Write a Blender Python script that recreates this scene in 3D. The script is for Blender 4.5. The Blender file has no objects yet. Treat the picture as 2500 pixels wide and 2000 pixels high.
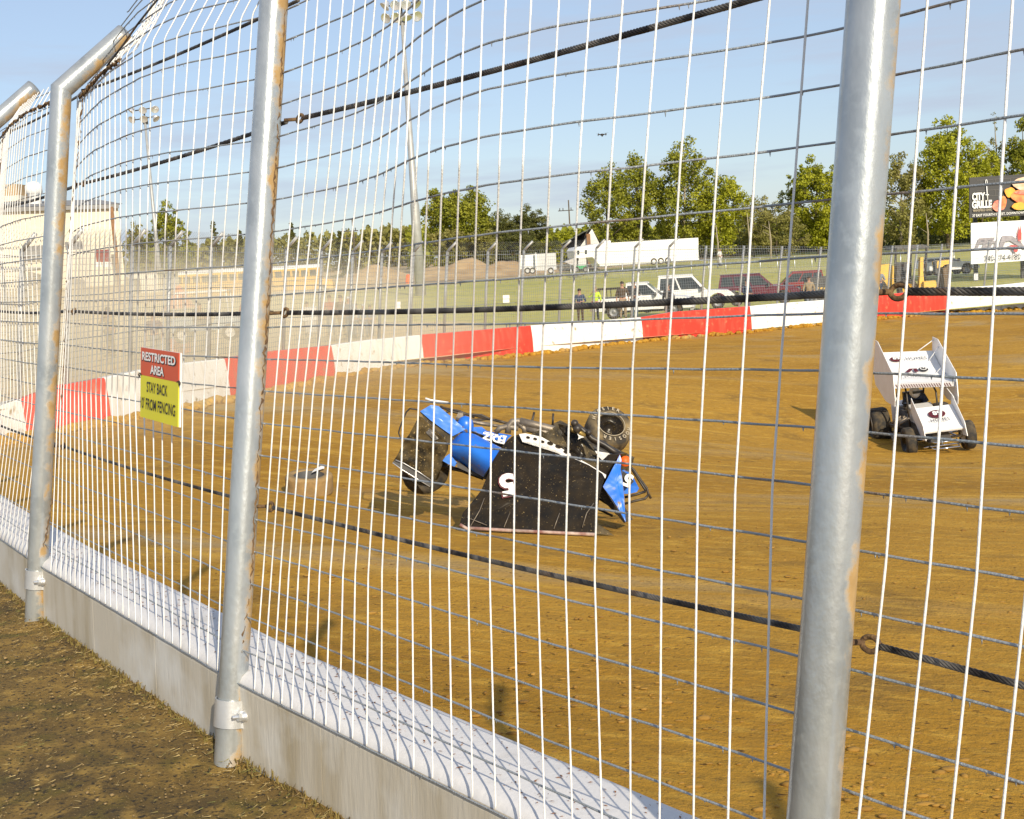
import bpy, math, random
import numpy as np
from mathutils import Vector, Matrix
from math import sin, cos, tan, atan, atan2, pi, radians, sqrt
random.seed(7); rng = np.random.default_rng(7)
SC = bpy.context.scene; COL = SC.collection

# ------------------------------------------------------------------ camera
FPX = 3000.0; EYE = np.array([0, 0, 1.585]); PIT = atan(370/3000); RHO = 0.06
f_ = np.array([0, cos(PIT), -sin(PIT)]); r0 = np.array([1., 0, 0]); u0 = np.array([0, sin(PIT), cos(PIT)])
R_ = cos(RHO)*r0 - sin(RHO)*u0; U_ = sin(RHO)*r0 + cos(RHO)*u0
cd = bpy.data.cameras.new('camera'); cam = bpy.data.objects.new('camera', cd); COL.objects.link(cam)
cam.matrix_world = Matrix(((R_[0], U_[0], -f_[0], EYE[0]), (R_[1], U_[1], -f_[1], EYE[1]), (R_[2], U_[2], -f_[2], EYE[2]), (0, 0, 0, 1)))
cd.sensor_fit = 'HORIZONTAL'; cd.sensor_width = 36; cd.lens = 43.2; cd.clip_end = 6000; cd.clip_start = 0.05
SC.camera = cam
# ------------------------------------------------------------------ world + sun
SUN_EL = radians(27.5); SUN_AZ = radians(160.5)          # azimuth of the sun, clockwise from +Y
w = bpy.data.worlds.new('World'); SC.world = w; w.use_nodes = True
wn = w.node_tree.nodes; wl = w.node_tree.links; bg = wn['Background']
sky = wn.new('ShaderNodeTexSky'); sky.sky_type = 'NISHITA'; sky.sun_disc = False
sky.sun_elevation = SUN_EL; sky.sun_rotation = SUN_AZ; sky.air_density = 1.0; sky.dust_density = .6; sky.ozone_density = 3.0
tc = wn.new('ShaderNodeTexCoord'); mp = wn.new('ShaderNodeMapping'); mp.inputs['Scale'].default_value = (1.3, 1.3, 11)
nz = wn.new('ShaderNodeTexNoise'); nz.inputs['Scale'].default_value = 2.2; nz.inputs['Detail'].default_value = 7; nz.inputs['Roughness'].default_value = .6
cr = wn.new('ShaderNodeValToRGB'); cr.color_ramp.elements[0].position = .45; cr.color_ramp.elements[1].position = .66
cr.color_ramp.elements[0].color = (.50, .50, .50, 1); cr.color_ramp.elements[1].color = (.9, .9, .9, 1)
mx = wn.new('ShaderNodeMix'); mx.data_type = 'RGBA'; mx.inputs[7].default_value = (3.6, 4.05, 5.0, 1)
wl.new(tc.outputs['Generated'], mp.inputs[0]); wl.new(mp.outputs[0], nz.inputs['Vector']); wl.new(nz.outputs['Fac'], cr.inputs[0])
wl.new(cr.outputs[0], mx.inputs[0]); wl.new(sky.outputs[0], mx.inputs[6]); wl.new(mx.outputs[2], bg.inputs[0])
bg.inputs[1].default_value = 0.125
sd = bpy.data.lights.new('sun', 'SUN'); sd.energy = 4.6; sd.angle = radians(.5); sd.color = (1, .88, .68)
so = bpy.data.objects.new('sun', sd); COL.objects.link(so)
so.rotation_euler = Vector((sin(SUN_AZ)*cos(SUN_EL), cos(SUN_AZ)*cos(SUN_EL), sin(SUN_EL))).to_track_quat('Z', 'Y').to_euler()
so.location = (5, -10, 20)
SC.view_settings.view_transform = 'Standard'; SC.view_settings.look = 'None'; SC.view_settings.gamma = 1
SC.view_settings.exposure = 0.22
SC.cycles.volume_step_rate = 4; SC.cycles.transparent_max_bounces = 24

# ------------------------------------------------------------------ projection helpers (pixel of the 2500x2000 photo + a depth in metres -> world point)
def at(u, v, Y):
    d = f_ + (u-1250)/FPX*R_ + (1000-v)/FPX*U_
    return EYE + d*Y
def interp(x, t):
    return float(np.interp(x, [a for a, b in t], [b for a, b in t]))

# ------------------------------------------------------------------ mesh builder
class MB:
    def __init__(s): s.v = []; s.f = []; s.m = []; s.s = []
    def add(s, vs, fs, mi=0, sm=False):
        o = len(s.v); s.v.extend([tuple(map(float, p)) for p in vs])
        for q in fs: s.f.append([o+i for i in q]); s.m.append(mi); s.s.append(sm)
        return s
    def box(s, c, d, M=None, mi=0):
        c = np.array(c, float); d = np.array(d, float)/2
        vs = [np.array([sx*d[0], sy*d[1], sz*d[2]]) for sz in (-1, 1) for sy in (-1, 1) for sx in (-1, 1)]
        if M is not None: vs = [M @ p for p in vs]
        return s.add([c+p for p in vs], [(0, 2, 3, 1), (4, 5, 7, 6), (0, 1, 5, 4), (2, 6, 7, 3), (0, 4, 6, 2), (1, 3, 7, 5)], mi)
    def hexa(s, b, t, mi=0):      # b: 4 bottom pts, t: 4 top pts (same order)
        return s.add(list(b)+list(t), [(3, 2, 1, 0), (4, 5, 6, 7), (0, 1, 5, 4), (1, 2, 6, 5), (2, 3, 7, 6), (3, 0, 4, 7)], mi)
    def tube(s, pts, r, n=8, closed=False, mi=0, caps=True, sm=True):
        P = [np.array(p, float) for p in pts]; N = len(P); rs = r if hasattr(r, '__len__') else [r]*N
        T = []
        for i in range(N):
            a = P[(i-1) % N] if (closed or i > 0) else P[i]; b = P[(i+1) % N] if (closed or i < N-1) else P[i]
            t = b-a; T.append(t/(np.linalg.norm(t)+1e-12))
        ref = np.array([0, 0, 1.]) if abs(T[0][2]) < .9 else np.array([1., 0, 0])
        x = np.cross(T[0], ref); x /= np.linalg.norm(x); vs = []
        for i in range(N):
            x = x - T[i]*(x @ T[i]); x /= (np.linalg.norm(x)+1e-12); y = np.cross(T[i], x)
            for k in range(n):
                a = 2*pi*k/n; vs.append(P[i] + rs[i]*(cos(a)*x + sin(a)*y))
        fs = []
        for i in range(N if closed else N-1):
            j = (i+1) % N
            for k in range(n): fs.append((i*n+k, i*n+(k+1) % n, j*n+(k+1) % n, j*n+k))
        s.add(vs, fs, mi, sm)
        if caps and not closed and n > 2:
            o = len(s.v)-len(vs)
            s.f.append([o+k for k in range(n)][::-1]); s.m.append(mi); s.s.append(False)
            s.f.append([o+(N-1)*n+k for k in range(n)]); s.m.append(mi); s.s.append(False)
        return s
    def prism(s, poly, th, mi=0):   # poly: 3D points (planar-ish), th: thickness vector
        n = len(poly); P = [np.array(p, float) for p in poly]; th = np.array(th, float)
        fs = [list(range(n)), [n+i for i in range(n)][::-1]] + [(i, n+i, n+(i+1) % n, (i+1) % n) for i in range(n)]
        return s.add(P+[p-th for p in P], fs, mi)
    def lathe(s, c, ax, prof, n=24, mi=0, sm=True):   # prof: (radius, offset along axis)
        ax = np.array(ax, float); ax /= np.linalg.norm(ax); ref = np.array([0, 0, 1.]) if abs(ax[2]) < .9 else np.array([1., 0, 0])
        x = np.cross(ax, ref); x /= np.linalg.norm(x); y = np.cross(ax, x); vs = []
        for r, h in prof:
            for k in range(n): a = 2*pi*k/n; vs.append(np.array(c)+ax*h+r*(cos(a)*x+sin(a)*y))
        fs = [(i*n+k, i*n+(k+1) % n, (i+1)*n+(k+1) % n, (i+1)*n+k) for i in range(len(prof)-1) for k in range(n)]
        return s.add(vs, fs, mi, sm)
    def ball(s, c, r, n=10, mi=0):
        r = np.array(r if hasattr(r, '__len__') else (r, r, r), float); vs = []; m = n//2+1
        for i in range(m+1):
            th = pi*i/m
            for k in range(n): a = 2*pi*k/n; vs.append(np.array(c)+r*np.array([sin(th)*cos(a), sin(th)*sin(a), cos(th)]))
        fs = [(i*n+k, (i+1)*n+k, (i+1)*n+(k+1) % n, i*n+(k+1) % n) for i in range(m) for k in range(n)]
        return s.add(vs, fs, mi, True)
    def grid(s, P, mi=0, sm=True):   # P: array (a,b,3)
        a, b = P.shape[:2]
        return s.add(P.reshape(-1, 3), [(i*b+j, i*b+j+1, (i+1)*b+j+1, (i+1)*b+j) for i in range(a-1) for j in range(b-1)], mi, sm)
    def build(s, name, mats, parent=None, local=False):
        me = bpy.data.meshes.new(name); V = np.array(s.v)
        if parent is not None and not local and len(V): V = V - np.array(parent.location)
        me.from_pydata([tuple(p) for p in V], [], s.f)
        for m in (mats if isinstance(mats, (list, tuple)) else [mats]): me.materials.append(m)
        me.polygons.foreach_set('material_index', s.m); me.polygons.foreach_set('use_smooth', s.s); me.update()
        o = bpy.data.objects.new(name, me); COL.objects.link(o)
        if parent is not None: o.parent = parent
        return o
def tag(o, label=None, cat=None, group=None, kind=None):
    if label: o['label'] = label
    if cat: o['category'] = cat
    if group: o['group'] = group
    if kind: o['kind'] = kind
    return o
def thing(name, loc, label, cat, rz=0, group=None):
    o = bpy.data.objects.new(name, None); COL.objects.link(o); o.location = tuple(map(float, loc)); o.rotation_euler = (0, 0, rz)
    o.empty_display_size = .2
    return tag(o, label, cat, group)
def copy_tree(o, parent=None):
    c = o.copy(); COL.objects.link(c); c.parent = parent
    for ch in [x for x in bpy.data.objects if x.parent == o]: copy_tree(ch, c)
    return c

# ------------------------------------------------------------------ materials
def mat(name, c1, c2=None, scale=4., rough=.7, metal=0., bump=0., bscale=40., stretch=(1, 1, 1), lo=.35, hi=.65, detail=6, c3=None, s3=30., lo3=.6, hi3=.75, rot=0., coord='Object', spec=.5):
    m = bpy.data.materials.new(name); m.use_nodes = True; n = m.node_tree.nodes; l = m.node_tree.links; b = n['Principled BSDF']
    b.inputs['Roughness'].default_value = rough; b.inputs['Metallic'].default_value = metal; b.inputs['Specular IOR Level'].default_value = spec
    b.inputs['Base Color'].default_value = (*c1, 1)
    t = n.new('ShaderNodeTexCoord'); mp = n.new('ShaderNodeMapping'); mp.inputs['Scale'].default_value = stretch; mp.inputs['Rotation'].default_value = (0, 0, rot)
    l.new(t.outputs[coord], mp.inputs[0]); last = None
    if c2 is not None:
        nz = n.new('ShaderNodeTexNoise'); nz.inputs['Scale'].default_value = scale; nz.inputs['Detail'].default_value = detail; l.new(mp.outputs[0], nz.inputs['Vector'])
        r = n.new('ShaderNodeMapRange'); r.inputs[1].default_value = lo; r.inputs[2].default_value = hi; l.new(nz.outputs['Fac'], r.inputs[0])
        x = n.new('ShaderNodeMix'); x.data_type = 'RGBA'; x.inputs[6].default_value = (*c1, 1); x.inputs[7].default_value = (*c2, 1)
        l.new(r.outputs[0], x.inputs[0]); last = x.outputs[2]
    if c3 is not None:
        nz3 = n.new('ShaderNodeTexNoise'); nz3.inputs['Scale'].default_value = s3; nz3.inputs['Detail'].default_value = 4; l.new(t.outputs[coord], nz3.inputs['Vector'])
        r3 = n.new('ShaderNodeMapRange'); r3.inputs[1].default_value = lo3; r3.inputs[2].default_value = hi3; l.new(nz3.outputs['Fac'], r3.inputs[0])
        x3 = n.new('ShaderNodeMix'); x3.data_type = 'RGBA'; x3.inputs[7].default_value = (*c3, 1)
        if last is not None: l.new(last, x3.inputs[6])
        else: x3.inputs[6].default_value = (*c1, 1)
        l.new(r3.outputs[0], x3.inputs[0]); last = x3.outputs[2]
    if last is not None: l.new(last, b.inputs['Base Color'])
    if bump:
        nb = n.new('ShaderNodeTexNoise'); nb.inputs['Scale'].default_value = bscale; nb.inputs['Detail'].default_value = 5; l.new(mp.outputs[0], nb.inputs['Vector'])
        bp = n.new('ShaderNodeBump'); bp.inputs['Strength'].default_value = bump; bp.inputs['Distance'].default_value = .02; l.new(nb.outputs['Fac'], bp.inputs['Height']); l.new(bp.outputs[0], b.inputs['Normal'])
    return m
GALV_N = (.777, .63, 0.)
def galv_mat():
    m = mat('galvanized_steel', (.35, .38, .39), (.54, .56, .56), scale=11, rough=.27, metal=.6, bump=.06, bscale=90, stretch=(1, 1, .5), lo=.3, hi=.7, c3=(.48, .51, .51), s3=40, lo3=.5, hi3=.7)
    n = m.node_tree.nodes; l = m.node_tree.links; b = n['Principled BSDF']
    src = b.inputs['Base Color'].links[0].from_socket
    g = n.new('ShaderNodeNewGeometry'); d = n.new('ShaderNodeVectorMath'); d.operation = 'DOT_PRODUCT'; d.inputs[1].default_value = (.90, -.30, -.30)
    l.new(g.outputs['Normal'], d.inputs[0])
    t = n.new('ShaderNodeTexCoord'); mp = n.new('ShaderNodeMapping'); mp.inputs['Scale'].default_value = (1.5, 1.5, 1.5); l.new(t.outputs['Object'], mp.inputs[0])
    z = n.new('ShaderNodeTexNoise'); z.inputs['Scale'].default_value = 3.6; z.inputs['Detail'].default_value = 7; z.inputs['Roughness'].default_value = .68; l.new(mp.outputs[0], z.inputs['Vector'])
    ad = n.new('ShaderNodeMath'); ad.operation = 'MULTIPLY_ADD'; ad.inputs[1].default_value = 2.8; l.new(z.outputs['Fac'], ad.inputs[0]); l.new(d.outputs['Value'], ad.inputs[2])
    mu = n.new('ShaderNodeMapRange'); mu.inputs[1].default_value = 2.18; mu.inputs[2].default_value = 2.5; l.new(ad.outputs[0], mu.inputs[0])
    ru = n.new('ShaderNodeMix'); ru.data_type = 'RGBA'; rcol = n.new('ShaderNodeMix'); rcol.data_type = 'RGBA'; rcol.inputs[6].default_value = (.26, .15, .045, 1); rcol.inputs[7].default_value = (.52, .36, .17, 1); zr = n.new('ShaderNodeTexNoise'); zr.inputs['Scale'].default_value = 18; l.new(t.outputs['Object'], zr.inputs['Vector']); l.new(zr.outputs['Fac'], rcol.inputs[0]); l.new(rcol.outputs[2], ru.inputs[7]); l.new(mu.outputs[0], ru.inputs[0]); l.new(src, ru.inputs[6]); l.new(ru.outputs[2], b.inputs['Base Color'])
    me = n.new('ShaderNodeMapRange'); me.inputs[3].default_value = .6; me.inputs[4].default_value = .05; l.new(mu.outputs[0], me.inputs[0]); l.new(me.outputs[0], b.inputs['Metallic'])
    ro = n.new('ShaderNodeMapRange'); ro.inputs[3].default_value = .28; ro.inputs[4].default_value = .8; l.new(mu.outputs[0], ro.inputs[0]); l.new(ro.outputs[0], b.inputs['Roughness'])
    return m
M = {}
M['galv'] = galv_mat()
M['zinc'] = mat('clamp_zinc', (.66, .68, .70), (.78, .79, .8), scale=12, rough=.36, metal=.7, bump=.03, bscale=60)
M['wire'] = mat('bright_wire', (.80, .80, .79), (.68, .67, .64), scale=3, rough=.5, metal=.05, bump=.2, bscale=160)
M['hwire'] = mat('shade_toned_wire', (.27, .31, .34), (.36, .38, .40), scale=3, rough=.5, metal=.35, bump=.4, bscale=160, c3=(.22, .15, .10), s3=4, lo3=.58, hi3=.7)  # same steel as the bright wire; grazing-sun shade darkened into the colour
M['cable'] = mat('oily_cable', (.020, .016, .014), (.17, .155, .135), scale=10, rough=.5, metal=.3, lo=.42, hi=.62, c3=(.10, .05, .02), s3=9, lo3=.6, hi3=.75)
M['rust'] = mat('rusty_iron', (.09, .05, .025), (.20, .12, .05), scale=40, rough=.85, bump=.4, bscale=90)
M['concrete'] = mat('wall_concrete', (.53, .49, .41), (.34, .28, .175), scale=2.2, rough=.9, bump=.12, bscale=30, stretch=(2.2, 2.2, .35), lo=.48, hi=.72, c3=(.62, .61, .57), s3=3, lo3=.5, hi3=.7)
M['wallwhite'] = mat('white_wall_paint', (.66, .65, .65), (.56, .54, .52), scale=5, rough=.75, bump=.12, bscale=30, lo=.55, hi=.75, c3=(.45, .30, .20), s3=38, lo3=.70, hi3=.76)
M['barwhite'] = mat('barrier_white', (.80, .79, .76), (.66, .62, .54), scale=1.6, rough=.8, lo=.5, hi=.8, stretch=(3, 3, .7), bump=.2, bscale=8, c3=(.36, .28, .17), s3=4, lo3=.60, hi3=.76)
M['barred'] = mat('barrier_red', (.70, .045, .025), (.55, .10, .06), scale=1.6, rough=.6, lo=.5, hi=.8, stretch=(3, 3, .7), bump=.2, bscale=8, c3=(.42, .20, .10), s3=4, lo3=.60, hi3=.78)
M['rubber'] = mat('tyre_rubber', (.022, .021, .02), (.13, .095, .05), scale=7, rough=.85, lo=.4, hi=.75, bump=.4, bscale=40)
M['dustytyre'] = mat('dusty_tyre', (.035, .03, .024), (.26, .19, .09), scale=4, rough=.9, lo=.38, hi=.66, bump=.4, bscale=40)
M['dustrubber'] = mat('dusty_rubber', (.34, .22, .09), (.24, .16, .07), scale=8, rough=.95, bump=.5, bscale=30)
M['black'] = mat('scuffed_black', (.008, .007, .006), (.022, .015, .007), scale=6, spec=.2, rough=.28, bump=.15, bscale=5, c3=(.34, .25, .11), s3=60, lo3=.67, hi3=.71)
M['blackdirt'] = mat('muddy_black', (.020, .017, .012), (.11, .08, .035), scale=7, rough=.6, bump=.4, bscale=9, c3=(.34, .25, .11), s3=42, lo3=.63, hi3=.68, spec=.25)
M['darktube'] = mat('black_tube', (.018, .016, .015), (.06, .045, .03), scale=9, rough=.45)
M['header'] = mat('exhaust_metal', (.17, .14, .11), (.28, .24, .19), scale=9, rough=.5, metal=.5, bump=.2)
M['blue'] = mat('blue_panel', (.010, .13, .62), (.02, .17, .68), scale=3, rough=.34, bump=.12, bscale=4, c3=(.20, .14, .08), s3=11, lo3=.64, hi3=.72)
M['lblue'] = mat('blue_wing_top', (.05, .20, .70), (.07, .24, .74), scale=3, rough=.33, bump=.3, bscale=6, c3=(.65, .66, .7), s3=9, lo3=.70, hi3=.73)
M['white'] = mat('white_paint', (.80, .80, .80), (.74, .73, .71), scale=3, rough=.35)
M['white2'] = mat('white_fibreglass', (.82, .82, .82), (.76, .76, .75), scale=.6, rough=.4)
M['palegrey'] = mat('pale_grey', (.55, .55, .56), rough=.5)  # even pale grey for trim, rims and boxes
M['maroonlet'] = mat('dark_red_lettering', (.10, .012, .018), rough=.5)
M['blacklet'] = mat('black_lettering', (.02, .02, .022), rough=.6)
M['whitelet'] = mat('white_lettering', (.82, .82, .80), rough=.6)
M['palelet'] = mat('faded_lettering', (.40, .34, .24), rough=.8)
M['signred'] = mat('sign_red', (.66, .085, .012), (.58, .07, .01), scale=4, rough=.45)
M['signyellow'] = mat('sign_yellow', (.74, .68, .01), (.68, .63, .01), scale=4, rough=.45)
M['glass'] = mat('dark_glass', (.03, .035, .035), (.06, .07, .07), scale=1, rough=.08)
M['chrome'] = mat('chrome', (.7, .7, .7), rough=.15, metal=1)
M['yellow'] = mat('machine_yellow', (.72, .42, .012), (.60, .35, .02), scale=3, rough=.5)
M['buspaint'] = mat('bus_yellow', (.75, .42, .03), (.66, .36, .03), scale=1, rough=.5)
M['maroon'] = mat('maroon_paint', (.10, .018, .03), (.14, .03, .05), scale=.8, rough=.25)
M['redcar'] = mat('red_paint', (.26, .035, .03), (.18, .03, .03), scale=.8, rough=.3)
M['grey'] = mat('grey_metal', (.30, .31, .32), (.22, .22, .22), scale=3, rough=.5, metal=.4)
M['polegrey'] = mat('pole_steel', (.42, .43, .43), (.36, .36, .35), scale=2, rough=.5, metal=.3)
M['darkgrey'] = mat('dark_grey', (.06, .06, .06), (.09, .085, .08), scale=3, rough=.7)
M['orange'] = mat('orange_plastic', (.80, .12, .01), rough=.5)
M['wood'] = mat('weathered_wood', (.20, .14, .09), (.12, .085, .05), scale=6, rough=.9, stretch=(1, 1, .2))
M['tin'] = mat('bleacher_planks', (.17, .14, .10), (.27, .24, .19), scale=1.2, rough=.75)
M['cream'] = mat('cream_siding', (.66, .61, .50), (.60, .55, .45), scale=1.1, rough=.8, stretch=(1, 1, 6))
M['roofgrey'] = mat('grey_roofing', (.20, .20, .20), (.26, .26, .26), scale=1.5, rough=.85)
M['brick'] = mat('chimney_brick', (.28, .15, .07), (.22, .12, .06), scale=5, rough=.9)
M['siding'] = mat('white_siding', (.72, .70, .67), (.64, .62, .58), scale=1, rough=.8, stretch=(1, 1, 8))
M['sand'] = mat('sand_heap', (.46, .33, .18), (.34, .23, .12), scale=.5, rough=.95, bump=.3, bscale=2)
M['skin'] = mat('skin', (.48, .27, .18), (.42, .23, .15), scale=20, rough=.6)
M['hair'] = mat('dark_hair', (.035, .022, .015), rough=.8)
M['bark'] = mat('bark', (.13, .10, .065), (.07, .055, .035), scale=3, rough=.95, stretch=(2, 2, .4))
M['palebark'] = mat('pale_bark', (.36, .31, .22), (.26, .22, .15), scale=3, rough=.95, stretch=(2, 2, .4))
def cloth(name, c): return mat(name, c, tuple(x*.75 for x in c), scale=6, rough=.9)
def leafmat(name, c1, c2, c3):
    m = mat(name, c1, c2, scale=.35, rough=.55, lo=.4, hi=.62, c3=c3, s3=1.3, lo3=.5, hi3=.66, spec=.3)
    b = m.node_tree.nodes['Principled BSDF']; n = m.node_tree.nodes; l = m.node_tree.links
    tr = n.new('ShaderNodeBsdfTranslucent'); mi = n.new('ShaderNodeMixShader'); mi.inputs[0].default_value = .35
    src = b.inputs['Base Color'].links[0].from_socket; l.new(src, tr.inputs[0]); l.new(b.outputs[0], mi.inputs[1]); l.new(tr.outputs[0], mi.inputs[2])
    l.new(mi.outputs[0], n['Material Output'].inputs[0]); return m
M['leaf_bright'] = leafmat('leaves_fresh_green', (.34, .36, .02), (.46, .46, .035), (.17, .19, .016))
M['leaf_mid'] = leafmat('leaves_mid_green', (.25, .27, .022), (.38, .38, .045), (.13, .145, .018))
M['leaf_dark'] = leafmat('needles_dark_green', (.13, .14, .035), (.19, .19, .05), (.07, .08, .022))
M['leaf_dull'] = leafmat('leaves_olive', (.27, .26, .07), (.36, .33, .10), (.18, .17, .045))

# dirt of the track: large patches, streaks swept along the driving line, small dark clods
def track_mat():
    m = mat('track_clay', (.44, .235, .026), rough=.92, spec=.25); n = m.node_tree.nodes; l = m.node_tree.links; b = n['Principled BSDF']
    t = n.new('ShaderNodeTexCoord'); sx = n.new('ShaderNodeSeparateXYZ'); l.new(t.outputs['Object'], sx.inputs[0])
    def mth(op, a, b_=None, v=None):
        q = n.new('ShaderNodeMath'); q.operation = op; l.new(a, q.inputs[0])
        if b_ is not None: l.new(b_, q.inputs[1])
        elif v is not None: q.inputs[1].default_value = v
        return q.outputs[0]
    dx = mth('SUBTRACT', sx.outputs['X'], v=15.0); dy = mth('SUBTRACT', sx.outputs['Y'], v=62.0)
    rr = mth('SQRT', mth('ADD', mth('MULTIPLY', dx, dx), mth('MULTIPLY', dy, dy))); an = mth('MULTIPLY', mth('ARCTAN2', dx, mth('MULTIPLY', dy, v=-1.0)), v=50.0)
    cb = n.new('ShaderNodeCombineXYZ'); l.new(an, cb.inputs[0]); l.new(rr, cb.inputs[1])
    src = None
    def layer(src, scale, st, lo, hi, col, detail=6, rough=.5, dist=0., polar=True, base=None):
        mp = n.new('ShaderNodeMapping'); mp.inputs['Scale'].default_value = st; l.new(cb.outputs[0] if polar else t.outputs['Object'], mp.inputs[0])
        z = n.new('ShaderNodeTexNoise'); z.inputs['Scale'].default_value = scale; z.inputs['Detail'].default_value = detail; z.inputs['Roughness'].default_value = rough; z.inputs['Distortion'].default_value = dist; l.new(mp.outputs[0], z.inputs['Vector'])
        r = n.new('ShaderNodeMapRange'); r.inputs[1].default_value = lo; r.inputs[2].default_value = hi; l.new(z.outputs['Fac'], r.inputs[0])
        x = n.new('ShaderNodeMix'); x.data_type = 'RGBA'; x.inputs[7].default_value = (*col, 1); l.new(r.outputs[0], x.inputs[0])
        if src is None: x.inputs[6].default_value = (.44, .235, .026, 1)
        else: l.new(src, x.inputs[6])
        return x.outputs[2]
    src = layer(src, .22, (.3, 1, 1), .46, .64, (.35, .175, .012), dist=.3)          # large damp areas
    src = layer(src, .35, (.12, 1, 1), .55, .72, (.40, .29, .14), dist=.6)           # greyish worn bands
    src = layer(src, 1.6, (.05, 1, 1), .56, .74, (.58, .34, .05), dist=.5)           # dry pale tyre lines
    src = layer(src, 3.2, (.04, 1, 1), .60, .74, (.33, .17, .022), detail=3, dist=.4)   # dark grooves
    src = layer(src, .8, (1, 1, 1), .56, .70, (.28, .155, .025), polar=False, dist=.8)  # patches
    src = layer(src, 6, (.5, 1, 1), .52, .75, (.58, .34, .05))
    src = layer(src, 21, (.6, 1, 1), .66, .70, (.12, .06, .010), detail=3, polar=False)
    src = layer(src, 50, (1, 1, 1), .60, .72, (.20, .11, .022), detail=3, polar=False)
    l.new(src, b.inputs['Base Color'])
    z = n.new('ShaderNodeTexNoise'); z.inputs['Scale'].default_value = 17; z.inputs['Detail'].default_value = 9; z.inputs['Roughness'].default_value = .66; l.new(t.outputs['Object'], z.inputs['Vector'])
    bp = n.new('ShaderNodeBump'); bp.inputs['Strength'].default_value = .8; bp.inputs['Distance'].default_value = .045; l.new(z.outputs['Fac'], bp.inputs['Height'])
    mp = n.new('ShaderNodeMapping'); mp.inputs['Scale'].default_value = (.05, 1, 1); l.new(cb.outputs[0], mp.inputs[0]); z2 = n.new('ShaderNodeTexNoise'); z2.inputs['Scale'].default_value = 3.0; z2.inputs['Detail'].default_value = 4; l.new(mp.outputs[0], z2.inputs['Vector'])
    b2 = n.new('ShaderNodeBump'); b2.inputs['Strength'].default_value = .3; b2.inputs['Distance'].default_value = .12; l.new(z2.outputs['Fac'], b2.inputs['Height']); l.new(bp.outputs[0], b2.inputs['Normal']); l.new(b2.outputs[0], b.inputs['Normal'])
    return m
M['track'] = track_mat()
def terrain_mat():
    m = mat('infield_grass', (.37, .35, .075), (.46, .41, .11), scale=.09, rough=.95, lo=.4, hi=.62, stretch=(.4, 1, 1), c3=(.28, .29, .06), s3=.9, lo3=.5, hi3=.7)
    n = m.node_tree.nodes; l = m.node_tree.links; b = n['Principled BSDF']; src = b.inputs['Base Color'].links[0].from_socket
    t = n.new('ShaderNodeTexCoord'); sx = n.new('ShaderNodeSeparateXYZ'); l.new(t.outputs['Object'], sx.inputs[0])
    z = n.new('ShaderNodeTexNoise'); z.inputs['Scale'].default_value = .16; z.inputs['Detail'].default_value = 6; l.new(t.outputs['Object'], z.inputs['Vector'])
    # distance + .55*x + noise*16 : bare dirt behind the barrier on the left, sand past the field
    def mad(a, k, c=None):
        q = n.new('ShaderNodeMath'); q.operation = 'MULTIPLY_ADD'; l.new(a, q.inputs[0]); q.inputs[1].default_value = k
        if c is None: q.inputs[2].default_value = 0
        else: l.new(c, q.inputs[2])
        return q.outputs[0]
    k = mad(z.outputs['Fac'], 14, mad(sx.outputs['X'], 1.1, sx.outputs['Y']))
    r = n.new('ShaderNodeMapRange'); r.inputs[1].default_value = 77; r.inputs[2].default_value = 71; l.new(k, r.inputs[0])
    x = n.new('ShaderNodeMix'); x.data_type = 'RGBA'; x.inputs[7].default_value = (.62, .45, .24, 1); l.new(r.outputs[0], x.inputs[0]); l.new(src, x.inputs[6])
    k2 = mad(z.outputs['Fac'], 20, mad(sx.outputs['X'], -1.0, sx.outputs['Y']))
    r2 = n.new('ShaderNodeMapRange'); r2.inputs[1].default_value = 156; r2.inputs[2].default_value = 162; l.new(k2, r2.inputs[0])
    x2 = n.new('ShaderNodeMix'); x2.data_type = 'RGBA'; x2.inputs[7].default_value = (.44, .32, .17, 1); l.new(r2.outputs[0], x2.inputs[0]); l.new(x.outputs[2], x2.inputs[6])
    l.new(x2.outputs[2], b.inputs['Base Color']); return m
M['terrain'] = terrain_mat()
def ground_mat():
    m = mat('mossy_dirt', (.29, .175, .035), (.12, .075, .017), scale=1.9, rough=.95, lo=.38, hi=.60)
    n = m.node_tree.nodes; l = m.node_tree.links; b = n['Principled BSDF']; src = b.inputs['Base Color'].links[0].from_socket; t = n.new('ShaderNodeTexCoord')
    for sc, lo, hi, col, st in ((5, .52, .66, (.15, .11, .015), (1, 1, 1)), (11, .50, .68, (.42, .26, .055), (1, 1, 1)), (60, .54, .66, (.035, .023, .009), (1, 1, 1)), (150, .62, .72, (.48, .33, .11), (1, 1, 1))):
        z = n.new('ShaderNodeTexNoise'); z.inputs['Scale'].default_value = sc; z.inputs['Detail'].default_value = 6; l.new(t.outputs['Object'], z.inputs['Vector'])
        r = n.new('ShaderNodeMapRange'); r.inputs[1].default_value = lo; r.inputs[2].default_value = hi; l.new(z.outputs['Fac'], r.inputs[0])
        x = n.new('ShaderNodeMix'); x.data_type = 'RGBA'; x.inputs[7].default_value = (*col, 1); l.new(r.outputs[0], x.inputs[0]); l.new(src, x.inputs[6]); src = x.outputs[2]
    l.new(src, b.inputs['Base Color'])
    z = n.new('ShaderNodeTexNoise'); z.inputs['Scale'].default_value = 60; z.inputs['Detail'].default_value = 8; z.inputs['Roughness'].default_value = .7; l.new(t.outputs['Object'], z.inputs['Vector'])
    bp = n.new('ShaderNodeBump'); bp.inputs['Strength'].default_value = 1; bp.inputs['Distance'].default_value = .025; l.new(z.outputs['Fac'], bp.inputs['Height']); l.new(bp.outputs[0], b.inputs['Normal'])
    return m
M['ground'] = ground_mat()

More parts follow.
